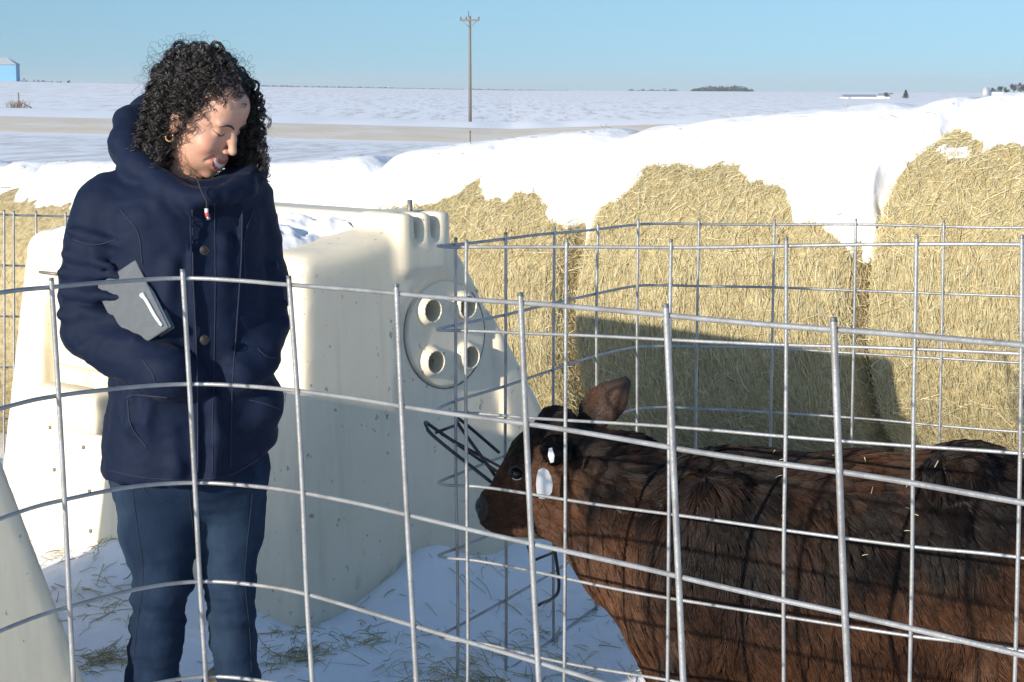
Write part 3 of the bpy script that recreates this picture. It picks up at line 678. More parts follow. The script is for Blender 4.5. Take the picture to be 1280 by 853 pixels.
# hood lying back round the neck, and the collar
hood = [w(262, 245, -.140), w(236, 248, -.130), w(205, 232, -.10), w(172, 208, -.06), w(158, 178, .0), w(163, 154, .06), w(185, 138, .13), w(225, 150, .18), w(270, 175, .17), w(305, 200, .12), w(318, 216, .04), w(304, 234, -.05), w(280, 243, -.115)]
hr_ = [.022, .026, .030, .034, .036, .036, .034, .034, .030, .027, .026, .026, .024]
f.chain(hood, hr_, .018)
f.ell(w(200, 215, .10), (.10, .09, .09), .04)
f.chain([w(170, 160, .05), w(152, 190, .03), w(165, 216, -.03)], [.022, .022, .020], .02)
f.cone(w(246, 196, .03), w(238, 236, 0), .066, .060, .012, 'cut')
f.ell(w(232, 200, .06), (.085, .085, .075), .015, mode='cut')
V, Q = f.surf(); V = relax(V, Q, 2, .5); N_ = vnormals(V, Q)
Vs = V.copy(); Vs[:, 2] *= 2.0
amp = .0055+.004*sstep(.25, .1, np.linalg.norm(V-Rarm[3], axis=1))+.002*sstep(.25, .1, np.linalg.norm(V-Larm[3], axis=1))
V = V+N_*(amp*fbm(Vs+.02*np.stack((noise(V, 14, 1),)*3, -1), 13., 3, 7)+.0016*fbm(V, 40., 2, 9))[:, None]
coat = mesh('coat', V, Q, M['coat'], person)
from mathutils.bvhtree import BVHTree
def drape(Vm, Qm, poly, off=.0008, n=40):
    """a line laid on the cloth along a path given in the view"""
    tr = BVHTree.FromPolygons([Vector(v) for v in Vm], [tuple(int(i) for i in q) for q in Qm]); out = []; o_ = Vector((0, 0, CH))
    for a, b in spline(np.array(poly, float), n):
        d_ = Vector(P(a, b, 4.0))-o_; hit, nr_, _, _ = tr.ray_cast(o_, d_.normalized())
        if hit is not None: out.append(np.array(hit)+np.array(nr_)*off)
    return np.array(out)
for poly, r in (([(240, 262), (241, 340), (245, 430), (247, 520), (247, 590)], .0016), ([(303, 262), (301, 330), (294, 430), (289, 520), (288, 585)], .0016), ([(268, 255), (269, 340), (268, 430), (266, 520), (266, 592)], .0012),
                ([(150, 262), (172, 290), (178, 330)], .0015), ([(316, 262), (305, 300), (306, 350)], .0015), ([(158, 498), (170, 494), (210, 497)], .0020), ([(160, 500), (164, 532), (184, 560)], .0018), ([(312, 500), (335, 506), (350, 512)], .0018),
                ([(136, 588), (180, 597), (240, 600), (290, 592), (330, 570)], .0010), ([(92, 300), (118, 306), (146, 300)], .0012), ([(178, 450), (190, 466), (196, 484)], .0016), ([(322, 436), (334, 446), (345, 448)], .0014)):
    L_ = drape(V, Q, poly)
    if len(L_) > 4: T_, Fc = tube(L_, r, 5); mesh('seam', T_, Fc, M['seam'], coat)
# zip pull, button and stitched pocket edge
V, Fc = tube(spline([w(246, 222, -.165), w(252, 240, -.172), w(258, 252, -.176), w(258, 264, -.176)], 16), .0014, 6); zp = mesh('zip_pull', V, Fc, M['lash'], coat)
V, Fc = tube([w(258, 261, -.18), w(258.5, 268, -.181)], .0042, 6); mesh('pull_tab', V, Fc, M['white'], coat)
V, Fc = tube([w(258.5, 266, -.1815), w(259.5, 271, -.182)], .0046, 6); mesh('pull_band', V, Fc, M['red'], coat)
V, Fc = tube([w(259.5, 270, -.1815), w(261, 275, -.182)], .0042, 6); mesh('pull_end', V, Fc, M['zip'], coat)
def disc(c, n, r, t, sides=20):
    n = nrm(n); return tube([c-n*t*.5, c-n*t*.2, c+n*t*.2, c+n*t*.5], [r*.9, r, r, r*.85], sides)
for py in (313, 425):
    c = w(256, py, -.185 if py > 400 else -.178); V, Fc = disc(c, (.35, -.93, 0), .011, .006); bt = mesh('button', V, Fc, M['lash'], coat)
    V, Fc = tube(np.array([c+np.array((math.cos(a)*.009, -.004-math.cos(a)*.0034, math.sin(a)*.009)) for a in np.linspace(0, 2*math.pi, 25)[:-1]]), .0011, 5, True); mesh('button_rim', V, Fc, M['eye'], bt)

# --- jeans
f = Field((-1.08, 3.80, .02), (-.40, 4.34, .86), .0075)
for L in ([(192, 585, .0, .098), (200, 660, -.015, .088), (202, 735, -.03, .064), (195, 800, -.015, .058), (190, 853, .0, .058), (196, 905, .01, .058), (200, 960, .015, .052)],
          [(285, 585, .05, .092), (285, 660, .045, .080), (287, 735, .03, .058), (292, 800, .045, .051), (295, 853, .055, .050), (288, 905, .06, .052), (284, 960, .06, .048)]):
    pts = [w(a, b, c) for a, b, c, r in L]; f.chain(pts, [q[3] for q in L], .02)
f.ell(w(238, 590, .02), (.165, .12, .11), .04)
V, Q = f.surf(); V = relax(V, Q, 2, .5); N_ = vnormals(V, Q); Vs = V*np.array((.6, .6, 1.6))
kn = np.exp(-((V[:, 2]-w(200, 745)[2])/.10)**2)+.8*np.exp(-((V[:, 2]-w(200, 850)[2])/.12)**2)+.5*np.exp(-((V[:, 2]-w(200, 625)[2])/.07)**2)
V = V+N_*((.002+.010*kn)*fbm(Vs*np.array((1, 1, 1.5)), 14., 3, 17)+.001*fbm(V, 45., 2, 19))[:, None]
jeans = mesh('jeans', V, Q, M['denim'], person)
for poly in ([(166, 612), (172, 660), (178, 700), (178, 735), (172, 780), (166, 830)], [(318, 590), (312, 650), (306, 720), (312, 790), (314, 840)], [(236, 610), (240, 650), (243, 690)], [(176, 606), (190, 622), (214, 628)]):
    L_ = drape(V, Q, poly)
    if len(L_) > 4: T_, Fc = tube(L_, .0010, 5); mesh('seam', T_, Fc, M['denim_seam'], jeans)
# --- boots on the snow
for (px, dy) in ((198, .01), (284, .06)):
    c = w(px, 960, dy); g0 = float(terrain(np.array([c[0]]), np.array([c[1]]))[0])
    f = Field((c[0]-.13, c[1]-.26, g0-.06), (c[0]+.2, c[1]+.14, g0+.24), .008)
    f.cone((c[0], c[1], g0+.18), (c[0], c[1], g0+.06), .058, .055, .02); f.chain([(c[0], c[1]+.05, g0+.03), (c[0]+.03, c[1]-.06, g0+.03), (c[0]+.06, c[1]-.16, g0+.022)], [.048, .05, .042], .02)
    V, Q = f.surf(); V[:, 2] = np.maximum(V[:, 2], g0-.015); mesh('boot', V, Q, M['leather'], person)

# --- head: own frame, x forward, y to her left, z up
HO = w(251, 142, -.02); hy, hp = R(66), R(28)
Fw = np.array((math.sin(hy)*math.cos(hp), -math.cos(hy)*math.cos(hp), -math.sin(hp))); Lf = nrm(np.cross((0, 0, 1), Fw)); Up = np.cross(Fw, Lf)
HM = np.stack((Fw, Lf, Up), 0)                      # rows: local axes in the world
def H(v): return HO+np.asarray(v, float)@HM
def Hi(p): return (np.asarray(p)-HO)@HM.T
f = Field((-.135, -.10, -.235), (.14, .10, .14), .0022)
f.ell((-.012, 0, .035), (.098, .074, .088), .01); f.ell((.030, 0, -.03), (.060, .061, .088), .03)
f.ell((.036, 0, -.078), (.044, .047, .034), .03); f.ell((.076, 0, -.105), (.013, .016, .012), .018)
f.ell((.066, 0, .045), (.026, .05, .035), .03)
for s in (-1, 1):
    f.ell((.063, s*.039, -.040), (.022, .021, .020), .018)
    f.ell((.080, s*.028, .018), (.010, .024, .007), .012)
    f.ell((.094, s*.032, -.004), (.012, .017, .009), .012, mode='cut')
    f.ell((.0735, s*.0325, -.004), (.0125, .0145, .0125), .004)
    f.ell((-.008, s*.074, -.018), (.022, .009, .032), .008)
f.chain([(.086, 0, .010), (.096, 0, -.012), (.1085, 0, -.035)], [.0085, .0080, .0092], .010)
for s in (-1, 1): f.ell((.0965, s*.0110, -.0410), (.0090, .0068, .0060), .006); f.ell((.104, s*.0062, -.0475), (.004, .003, .003), .003, mode='cut')
f.ell((.066, 0, -.070), (.030, .034, .024), .02)
def onf(y, z, off=0.0):
    j_ = int(np.argmin(np.abs(f.ax[1]-y))); k_ = int(np.argmin(np.abs(f.ax[2]-z))); c_l = f.D[:, j_, k_]; i_ = int(np.nonzero(c_l < 0)[0].max())
    return (float(f.ax[0][i_])+f.h*float(c_l[i_]/(c_l[i_]-c_l[i_+1]))+off, y, z)
ys = np.array((-.036, -.0275, -.018, -.009, 0, .009, .018, .0275, .036)); q_ = (ys/.036)**2
UL = [onf(y, -.0668+.0125*q-(.0010 if abs(y) < .002 else 0), .0004) for y, q in zip(ys, q_)]; LL = [onf(y, -.0868+.0285*q**1.4, .0004) for y, q in zip(ys, q_)]
yt_ = np.linspace(-.030, .030, 41); qt_ = (yt_/.036)**2; za_ = -.0668+.0125*qt_; zb_ = -.0868+.0285*qt_**1.4+.0028
TG = np.array([[onf(float(y), float(a+(b-a)*t), .0006-.0004*abs(math.cos(y/.0056*math.pi))**8) for y, a, b in zip(yt_, za_, zb_)] for t in np.linspace(0, 1, 6)])
for _ in range(3): TG[:, 1:-1, 0] = (TG[:, :-2, 0]+2*TG[:, 1:-1, 0]+TG[:, 2:, 0])/4; TG[1:-1, :, 0] = (TG[:-2, :, 0]+2*TG[1:-1, :, 0]+TG[2:, :, 0])/4
f.chain(UL, [.0012, .0020, .0026, .0029, .0026, .0029, .0026, .0020, .0012], .002); f.chain(LL, [.0012, .0024, .0034, .0040, .0042, .0040, .0034, .0024, .0012], .002)
for s in (-1, 1): f.chain([(.098, s*.017, -.048), (.088, s*.031, -.060), (.078, s*.039, -.074)], [.002, .0028, .002], .006, 'cut')
nb = Hi(w(236, 262, .03)); f.chain([(-.025, 0, -.06), nb*.55+np.array((-.03, 0, -.06))*.45, nb], [.052, .050, .056], .02)
V, Q = f.surf(); V = relax(V, Q, 1, .5)
def seg_d(V, pts):
    d = np.full(len(V), 9.)
    for a, b in zip(pts[:-1], pts[1:]):
        a = np.array(a); b = np.array(b); ab = b-a; t = np.clip(((V-a)@ab)/(ab@ab), 0, 1); d = np.minimum(d, np.linalg.norm(V-a-t[:, None]*ab, axis=1))
    return d
skin = np.tile(np.array((.50, .275, .195)), (len(V), 1))
blush = np.exp(-(np.linalg.norm((V-np.array((.075, 0, -.038)))*np.array((1, 0, 1)), axis=1)/.022)**2)*.45; skin = skin*(1-blush[:, None])+np.array((.52, .21, .15))*blush[:, None]
ld = np.minimum(seg_d(V, UL), seg_d(V, LL)); lip = (sstep(.0050, .0036, ld)*sstep(.036, .030, np.abs(V[:, 1])))[:, None]; skin = skin*(1-lip)+np.array((.44, .12, .10))*lip
DF = f.D.copy(); DA = f.ax
def onface(y, z, off=.0005):
    j = int(np.argmin(np.abs(DA[1]-y))); k = int(np.argmin(np.abs(DA[2]-z))); col_ = DF[:, j, k]; i_ = np.nonzero(col_ < 0)[0].max(); return (float(DA[0][i_])+f.h*.5+off, y, z)
body = mesh('body', H(V), Q, M['skin'], person, col=skin)
# teeth: an upper row of single teeth
ii = np.arange(TG.shape[0]*TG.shape[1]).reshape(TG.shape[:2]); Qt = np.stack((ii[:-1, :-1], ii[1:, :-1], ii[1:, 1:], ii[:-1, 1:]), -1).reshape(-1, 4)
mesh('teeth', H(TG.reshape(-1, 3)), Qt, M['teeth'], body)
for s in (-1, 1):
    # lowered lids: lash line and brow
    L = [onface(s*y_, z_) for y_, z_ in ((.0195, -.0040), (.024, -.0070), (.030, -.0085), (.037, -.0080), (.043, -.0050), (.0485, -.0010))]
    V, Fc = tube(H(spline(L, 24)), np.concatenate((np.linspace(.0006, .0019, 12), np.linspace(.0019, .0007, 12))), 6); mesh('lash_line', V, Fc, M['lash'], body)
    B_ = [onface(s*y_, z_, .0012) for y_, z_ in zip(np.linspace(.011, .050, 12), np.interp(np.linspace(.011, .050, 12), (.011, .018, .026, .034, .042, .050), (.0125, .0170, .0200, .0208, .0185, .0130)))]
    V, Fc = tube(H(spline(B_, 24)), np.concatenate((np.linspace(.0016, .0024, 10), np.linspace(.0024, .0007, 14))), 6); mesh('eyebrow', V, Fc, M['hair'], body, col=np.tile((.015, .011, .01), (len(V), 1)))
# near earring
er = H((.0, -.083, -.055)); aa = np.linspace(0, 2*math.pi, 25)[:-1]
V, Fc = tube(er+np.stack((np.cos(aa)*.008, np.sin(aa)*.003, np.sin(aa)*.010), -1), .0028, 6, True); mesh('earring', V, Fc, M['gold'], person)

# --- hair: a dark cap and thousands of curls
f = Field((-.15, -.12, -.15), (.12, .13, .15), .004)
f.ell((-.028, 0, .038), (.096, .084, .092), .01); f.ell((-.045, 0, -.025), (.065, .086, .075), .03)
f.ell((.105, 0, -.03), (.045, .062, .105), .02, mode='cut')
f.ell((.030, .088, -.035), (.042, .020, .085), .02); f.ell((.062, .085, -.045), (.022, .014, .060), .015)
V, Q = f.surf(); V = V+vnormals(V, Q)*(.006*fbm(V, 45., 2, 3))[:, None]
hairp = mesh('hair', H(V), Q, M['scalp'], person)
def ringlets(nb_, per, rootfn, length, outward, zlim, crad, drift=(0, 0, 0), seed=1, K=84, spread=.0035, pitch=(.020, .032)):
    """curls: each ringlet is a bunch of strands wound together round one falling path"""
    g_ = np.random.default_rng(seed); r0 = rootfn(g_, nb_); nb_ = len(r0); p = H(r0); nw = nrm(r0-np.array((-.02, 0, .02)))@HM
    out = np.clip(g_.normal(outward, outward*.45, nb_), .004, None); Lh = length*(.65+.6*g_.random(nb_)); stepl = Lh/K
    d = nrm(nw+g_.normal(0, .3, (nb_, 3))); path = np.zeros((nb_, K, 3)); cur = p.copy(); trav = np.zeros(nb_)
    zl = zlim+g_.normal(0, .014, nb_); drf = np.array(drift)+g_.normal(0, .10, (nb_, 3))*np.array((1, 1, .2)); A2 = np.array((.102, .080, .096))
    for k in range(K):
        path[:, k] = cur; trav += stepl; gf = sstep(.3, 1.4, trav/out)[:, None]
        d = nrm(d*(1-.15*gf)+(np.array((0, 0, -1.0))+drf)*.27*gf+g_.normal(0, .035, (nb_, 3))); cur = cur+d*stepl[:, None]
        q = Hi(cur)-np.array((-.016, 0, .03)); e = np.linalg.norm(q/A2, axis=1); cur = cur+(nrm(q)@HM)*(np.maximum(1.0-e, 0)*.07)[:, None]
        cur[:, 2] = np.maximum(cur[:, 2], zl-.012*k/K)
    ph = g_.random(nb_)*6.28; fr = 1/g_.uniform(*pitch, nb_); cr = crad*g_.uniform(.55, 1.45, nb_); sg_ = np.where(g_.random(nb_) < .5, 1, -1)
    rep_ = np.repeat(np.arange(nb_), per); n = len(rep_); path = path[rep_]
    t = nrm(np.gradient(path, axis=1)+1e-7); a = nrm(np.cross(t, np.broadcast_to(np.array((.31, .8, .2)), t.shape))); b = np.cross(t, a)
    sl = np.arange(K)[None, :]*stepl[rep_][:, None]; th = (ph[rep_]+g_.normal(0, .30, n))[:, None]+sl*2*math.pi*(fr*sg_)[rep_][:, None]+.5*np.sin(sl*90+ph[rep_][:, None])
    ramp = sstep(.0, .03, sl)*(cr[rep_]*g_.uniform(.75, 1.25, n))[:, None]
    off = g_.normal(0, spread, (n, 1, 3))*(.4+.9*np.linspace(0, 1, K))[None, :, None]
    return path+(a*np.cos(th)[..., None]+b*np.sin(th)[..., None])*ramp[..., None]+off
def keep(S, rule):
    q = Hi(S.reshape(-1, 3)).reshape(S.shape); return S[rule(q)]
def scalp_root(zmin=-.06):
    def fn(g_, n):
        v = nrm(g_.normal(size=(n*8, 3))); r = np.array((-.012, 0, .035))+v*np.array((.097, .075, .089))
        hl = np.interp(r[:, 2], (-.06, .02, .06, .085, .12), (.012, .030, .062, .080, .09)); r = r[(r[:, 0] < hl) & (r[:, 2] > zmin)]; return r[:n]
    return fn
def face_clear(q):
    x, y, z = q[..., 0], q[..., 1], q[..., 2]
    bad = (x > np.interp(z, (-.14, -.07, -.02, .02, .05, .075), (.014, .026, .042, .055, .074, .115))) & (y < .052) & (z < .075)
    return ~bad.any(1)
S1 = keep(ringlets(470, 13, scalp_root(), .168, .010, HO[2]-.122, .0074, (-.16, 0, 0), 3, pitch=(.020, .052)), face_clear)
S2 = keep(ringlets(170, 8, scalp_root(.05), .075, .010, HO[2]-.03, .0065, (-.15, 0, 0), 5, pitch=(.020, .048)), face_clear)
def far_root(g_, n):
    v = g_.random((n, 2)); return np.stack((.02+.045*v[:, 0], np.sqrt(np.maximum(1-((.03+.03*v[:, 0])/.1)**2, .1))*.072*(1-.35*v[:, 1]), .03+.080*v[:, 1]), -1)
S3 = ringlets(90, 9, far_root, .185, .013, HO[2]-.130, .0066, (.03, .02, 0), 9, spread=.002, pitch=(.018, .042))
S3 = keep(S3, lambda q: ~((q[..., 1] < .056) & (q[..., 0] > .055) & (q[..., 2] < .07)).any(1))
S4 = keep(ringlets(260, 1, scalp_root(.0), .14, .034, HO[2]-.10, .009, (-.1, 0, 0), 13), face_clear)
for nm, S, r_ in (('curls', np.concatenate((S1, S2)), .00075), ('far_side_curls', S3, .0008), ('flyaway_curls', S4, .00030)):
    n = len(S); cl = np.array((.013, .0095, .008))*(.5+.9*rng.random((n, 1)))
    strands(nm, S, r_*np.linspace(1, .55, S.shape[1]), M['hair'], hairp, cl)

# --- grey covered tablet held under her arm
nbk = empty('notebook', w(182, 420, -.17), 0, 'grey cloth-covered notebook with white page edge tucked under the arm', 'notebook')
NBD = -.018; o1, o2 = w(178, 318, -.10), w(198, 424, -.185); ax_v = nrm(o2-o1)                       # long side, running down
nface = nrm(np.array((-.36, -.92, .12))); ax_v = nrm(ax_v-nface*np.dot(ax_v, nface)); ax_u = np.cross(ax_v, nface)
ax_v = nrm(w(212, 408, -.18)-w(172, 325, -.13)); ax_v = nrm(ax_v-nface*np.dot(ax_v, nface)); ax_u = np.cross(nface, ax_v)
corner = w(212, 410, -.185+NBD)
if np.dot(ax_u, (1, 0, 0)) > 0: ax_u = -ax_u
def NB(a, b, c): return corner+ax_u*a-ax_v*b+nface*c      # a across the cover, b up the edge, c out of the cover
def slab(a0, a1, b0, b1, c0, c1, r=.006):
    f = Field((a0-.01, b0-.01, c0-.01), (a1+.01, b1+.01, c1+.01), .0025); f.rbox(((a0+a1)/2, (b0+b1)/2, (c0+c1)/2), ((a1-a0)/2, (b1-b0)/2, (c1-c0)/2), min(r, (c1-c0)/2.01))
    V, Q = f.surf(); return np.array([NB(*v) for v in V]), Q
V, Q = slab(0, .118, 0, .168, -.004, .002); mesh('front_cover', V, Q, M['cover'], nbk)
V, Q = slab(0, .118, 0, .168, -.026, -.020); mesh('back_cover', V, Q, M['cover'], nbk)
V, Q = slab(.004, .114, .005, .164, -.0195, -.0045, .002); mesh('pages', V, Q, M['paper'], nbk)
V, Fc = tube(spline([NB(.012, .012, .004), NB(.016, .04, .0045), NB(.018, .075, .0045), NB(.022, .095, .004)], 24), [.0035]*4+[.0042]*16+[.006]*4, 8); mesh('white_strap', V, Fc, M['white'], nbk)

# ------------------------------------------------------------------ the calf
CY = 4.73
def c_(px, py, dy=0.0): return P(px, py, CY+dy)
calf = empty('calf', (P(1050, 735, 4.52)[0], 4.52, -.2), 0, 'dark brown shaggy calf with white ear tag inside the wire pen', 'calf')
f = Field((-.16, 4.18, -.30), (1.62, 5.02, .90), .0095)
# head
f.ell(c_(694, 552), (.068, .082, .070), .02); f.ell(c_(672, 566), (.058, .080, .058), .03)
f.cone(c_(660, 578), c_(623, 628), .058, .040, .03)
f.ell(c_(620, 634), (.046, .050, .041), .02); f.ell(c_(609, 638), (.026, .046, .045), .018)
f.cone(c_(708, 638), c_(629, 656), .078, .030, .03)
f.ell(c_(690, 606), (.078, .082, .085), .04)
f.ell(c_(651, 577, -.060), (.034, .026, .022), .02); f.ell(c_(651, 577, .060), (.034, .026, .022), .02)
f.ell(c_(694, 523), (.040, .050, .028), .025)
# neck, trunk
f.ell(c_(722, 655), (.07, .075, .07), .04); f.chain([c_(706, 592), P(758, 616, 4.72), P(806, 662, 4.68), P(858, 700, 4.62)], [.115, .150, .200, .235], .05)
f.ell(P(905, 722, 4.56), (.25, .20, .315), .06); f.ell(P(1055, 738, 4.52), (.42, .245, .350), .08); f.ell(P(1205, 706, 4.48), (.24, .205, .305), .08)
f.ell(P(868, 790, 4.60), (.14, .15, .17), .06); f.ell(P(1285, 735, 4.46), (.17, .19, .25), .06)
f.ell(P(925, 590, 4.57), (.16, .07, .05), .05)
f.ell(P(895, 670, 4.405), (.075, .045, .16), .06); f.ell(P(1195, 590, 4.36), (.07, .06, .05), .05); f.ell(P(1235, 700, 4.31), (.10, .05, .15), .06)
f.ell(P(1135, 690, 4.20), (.07, .075, .13), .08, mode='cut'); f.ell(P(980, 690, 4.24), (.03, .04, .15), .06, mode='cut')
def floor_at(p): return float(terrain(np.array([p[0]]), np.array([p[1]]))[0])
feet = []
for (px, Yd, hind) in ((868, 4.46, 0), (905, 4.72, 0), (1262, 4.36, 1), (1300, 4.60, 1)):
    t_ = P(px, 800, Yd); gz_ = floor_at(t_)
    if not hind: pts = [t_, t_+np.array((-.02, 0, -.16)), np.array((t_[0]-.01, t_[1], gz_+.13)), np.array((t_[0], t_[1], gz_+.05))]; rs = [.095, .062, .040, .038]
    else: pts = [t_, t_+np.array((-.05, 0, -.10)), np.array((t_[0]+.08, t_[1], gz_+.25)), np.array((t_[0]+.05, t_[1], gz_+.05))]; rs = [.12, .085, .048, .038]
    f.chain(pts, rs, .03); feet.append((pts[-1][0], pts[-1][1], gz_))
# ears
def ear(base, tip, nrm_v, wd, th_):
    base = np.array(base); tip = np.array(tip); ax = nrm(tip-base); nv = nrm(np.asarray(nrm_v)-ax*np.dot(nrm_v, ax)); sd = np.cross(nv, ax); L = np.linalg.norm(tip-base)/2; m_ = (base+tip)/2
    for t_, w_ in ((-.45, .86), (-.1, 1.0), (.25, .90), (.5, .68), (.72, .42)): f.ell(m_+ax*L*t_, (L*.42, wd*w_, th_*(.6+.4*w_)), .010, np.stack((ax, sd, nv)))
    f.ell(m_+nv*th_*1.0, (L*.72, wd*.62, th_*.95), .006, np.stack((ax, sd, nv)), 'cut')
    f.cone(base-ax*.02, base+ax*.03, .028, .022, .02)
    return m_, ax, sd, nv, L
E1 = ear(c_(728, 534, .06), c_(784, 476, .09), (.50, .80, -.25), .062, .022)
E2 = ear(c_(697, 553, -.06), c_(688, 574, -.20), (-.5, -.2, -.8), .040, .020)
# mouth line, nostril, eye socket
f.chain([c_(600, 656, -.02), c_(618, 662, -.045), c_(645, 668, -.05)], [.004, .004, .003], .006, 'cut')
f.ell(c_(599, 633, -.030), (.008, .010, .010), .006, mode='cut'); f.ell(c_(599, 633, .030), (.008, .010, .010), .006, mode='cut')
for s in (-1, 1): f.ell(c_(645, 591, s*.082), (.022, .018, .016), .010, mode='cut')
V, Q = f.surf(); V = relax(V, Q, 2, .5); N_ = vnormals(V, Q)
V = V+N_*(.006*fbm(V, 9., 2, 61)*(V[:, 0] > .25))[:, None]
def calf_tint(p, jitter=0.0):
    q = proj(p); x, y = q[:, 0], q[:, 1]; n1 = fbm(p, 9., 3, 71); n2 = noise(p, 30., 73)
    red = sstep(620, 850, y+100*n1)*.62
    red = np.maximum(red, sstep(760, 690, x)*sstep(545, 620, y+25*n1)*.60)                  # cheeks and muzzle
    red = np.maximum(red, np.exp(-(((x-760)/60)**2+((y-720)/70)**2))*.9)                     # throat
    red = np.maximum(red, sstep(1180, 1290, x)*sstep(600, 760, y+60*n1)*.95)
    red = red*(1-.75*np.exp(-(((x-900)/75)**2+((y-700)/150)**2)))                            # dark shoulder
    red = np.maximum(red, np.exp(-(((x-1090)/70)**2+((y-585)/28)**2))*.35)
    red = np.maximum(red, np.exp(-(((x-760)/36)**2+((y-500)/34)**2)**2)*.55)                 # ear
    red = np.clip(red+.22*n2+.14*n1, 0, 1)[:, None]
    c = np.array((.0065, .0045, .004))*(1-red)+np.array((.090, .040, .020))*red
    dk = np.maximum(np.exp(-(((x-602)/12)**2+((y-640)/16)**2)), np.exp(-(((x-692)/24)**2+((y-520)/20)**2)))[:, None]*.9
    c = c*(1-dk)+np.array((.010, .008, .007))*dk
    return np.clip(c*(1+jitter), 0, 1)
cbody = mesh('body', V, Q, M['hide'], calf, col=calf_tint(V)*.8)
# fur: strands rooted all over the hide
def area_pick(V, Q, wgt, n, g_):
    a = np.linalg.norm(np.cross(V[Q[:, 2]]-V[Q[:, 0]], V[Q[:, 3]]-V[Q[:, 1]]), axis=1)*wgt; k = g_.choice(len(Q), n, p=a/a.sum()); u, v = g_.random((2, n, 1)); q = Q[k]
    return (V[q[:, 0]]*(1-u)*(1-v)+V[q[:, 1]]*u*(1-v)+V[q[:, 2]]*u*v+V[q[:, 3]]*(1-u)*v), k
g_ = np.random.default_rng(8)
fc = V[Q].mean(1); fN = N_[Q].mean(1)
vis = np.where(fN[:, 1] < .45, 1.0, .25)*np.where(fc[:, 2] < -.05, .4, 1.0)
headish = (fc[:, 0] < .22)*1.0
nF = 240000
root_p, pickf = area_pick(V, Q, vis*(1+3.0*headish), nF, g_)
N_ = vnormals(V, Q); rn = nrm(N_[Q].mean(1)[pickf])
q2 = proj(root_p); hx = q2[:, 0]; hyp = q2[:, 1]
hd = sstep(750, 690, hx)[:, None]
flow = hd*np.array((.75, -.05, -.05))+(1-hd)*np.array((.45, 0, -.85))
top = sstep(.55, .9, rn[:, 2])[:, None]; flow = flow*(1-top)+np.array((.9, -.25, -.1))*top
wv = np.stack((noise(root_p, 7., 81), noise(root_p, 7., 82), noise(root_p, 7., 83)), -1)*.55+np.stack((noise(root_p, 22., 84), noise(root_p, 22., 85), noise(root_p, 22., 86)), -1)*.30
flow = flow+wv*(1-.6*hd)+g_.normal(0, .12, (nF, 3))
flow = nrm(flow-rn*(flow*rn).sum(1, keepdims=True))
ln = (.018*hd[:, 0]+(1-hd[:, 0])*(.050+.018*noise(root_p, 8., 88)))*(.7+.6*g_.random(nF))
d1 = np.linalg.norm(root_p-E1[0], axis=1) < .082+.04*(((root_p-E1[0])@E1[1]) > 0); e2a = E2[0]-E2[1]*.02; tt_ = np.clip((root_p-e2a)@E2[1], 0, .1); d2 = np.linalg.norm(root_p-e2a-tt_[:, None]*E2[1], axis=1) < .043
flow = np.where(d1[:, None], nrm(E1[1]-rn*(rn@E1[1])[:, None]+g_.normal(0, .12, (nF, 3))), flow)
flow = np.where(d2[:, None], nrm(E2[1]-rn*(rn@E2[1])[:, None]+g_.normal(0, .2, (nF, 3))), flow)
ln = np.where(d1, np.where((root_p-E1[0])@E1[1] > .03, .003, .008), np.where(d2, .018, ln)); ln = ln*np.where((hx < 690) & (hyp > 560), .75, 1.0)
ch = np.exp(-(((hx-790)/50)**2+((hyp-760)/80)**2)); ln = ln*(1+.7*ch)
ln = np.where(np.hypot(hx-645, hyp-592) < 13, .002, ln); ln = np.where(np.hypot((hx-600)/9, (hyp-636)/15) < 1, .001, ln)
lift = .30+.06*hd[:, 0]
K = 5; t = np.linspace(0, 1, K)
S = root_p[:, None, :]-rn[:, None, :]*.0006+(flow[:, None, :]*t[None, :, None]+rn[:, None, :]*(lift[:, None]*(t*(1.25-.65*t))[None, :])[..., None])*ln[:, None, None]
# tips draw together into tufts
cs_ = .032; ck = np.floor(root_p/cs_+.6*np.stack((noise(root_p, 25., 91), noise(root_p, 25., 92), noise(root_p, 25., 93)), -1)).astype(np.int64)
kk = (ck*np.array((73856093, 19349663, 83492791))).sum(-1) % 300007
sm = np.zeros((300007, 3)); cn = np.zeros(300007); np.add.at(sm, kk, S[:, -1]); np.add.at(cn, kk, 1); ctr = sm[kk]/cn[kk][:, None]
pull = (t**1.6*.72)[None, :, None]*(1-.5*hd[:, :, None])*np.where(d1, 0., 1.)[:, None, None]; S = S*(1-pull)+(S+(ctr-S[:, -1])[:, None, :])*pull
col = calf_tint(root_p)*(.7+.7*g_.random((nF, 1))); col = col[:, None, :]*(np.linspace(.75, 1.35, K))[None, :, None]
pale_b = (g_.random(nF) < .05)[:, None, None]; col = np.where(pale_b, col*1.9+.006, col)  # a random few strands are paler
strands('fur', S, .00058*np.array((1, 1, .9, .65, .25)), M['fur'], calf, np.clip(col, 0, 1))
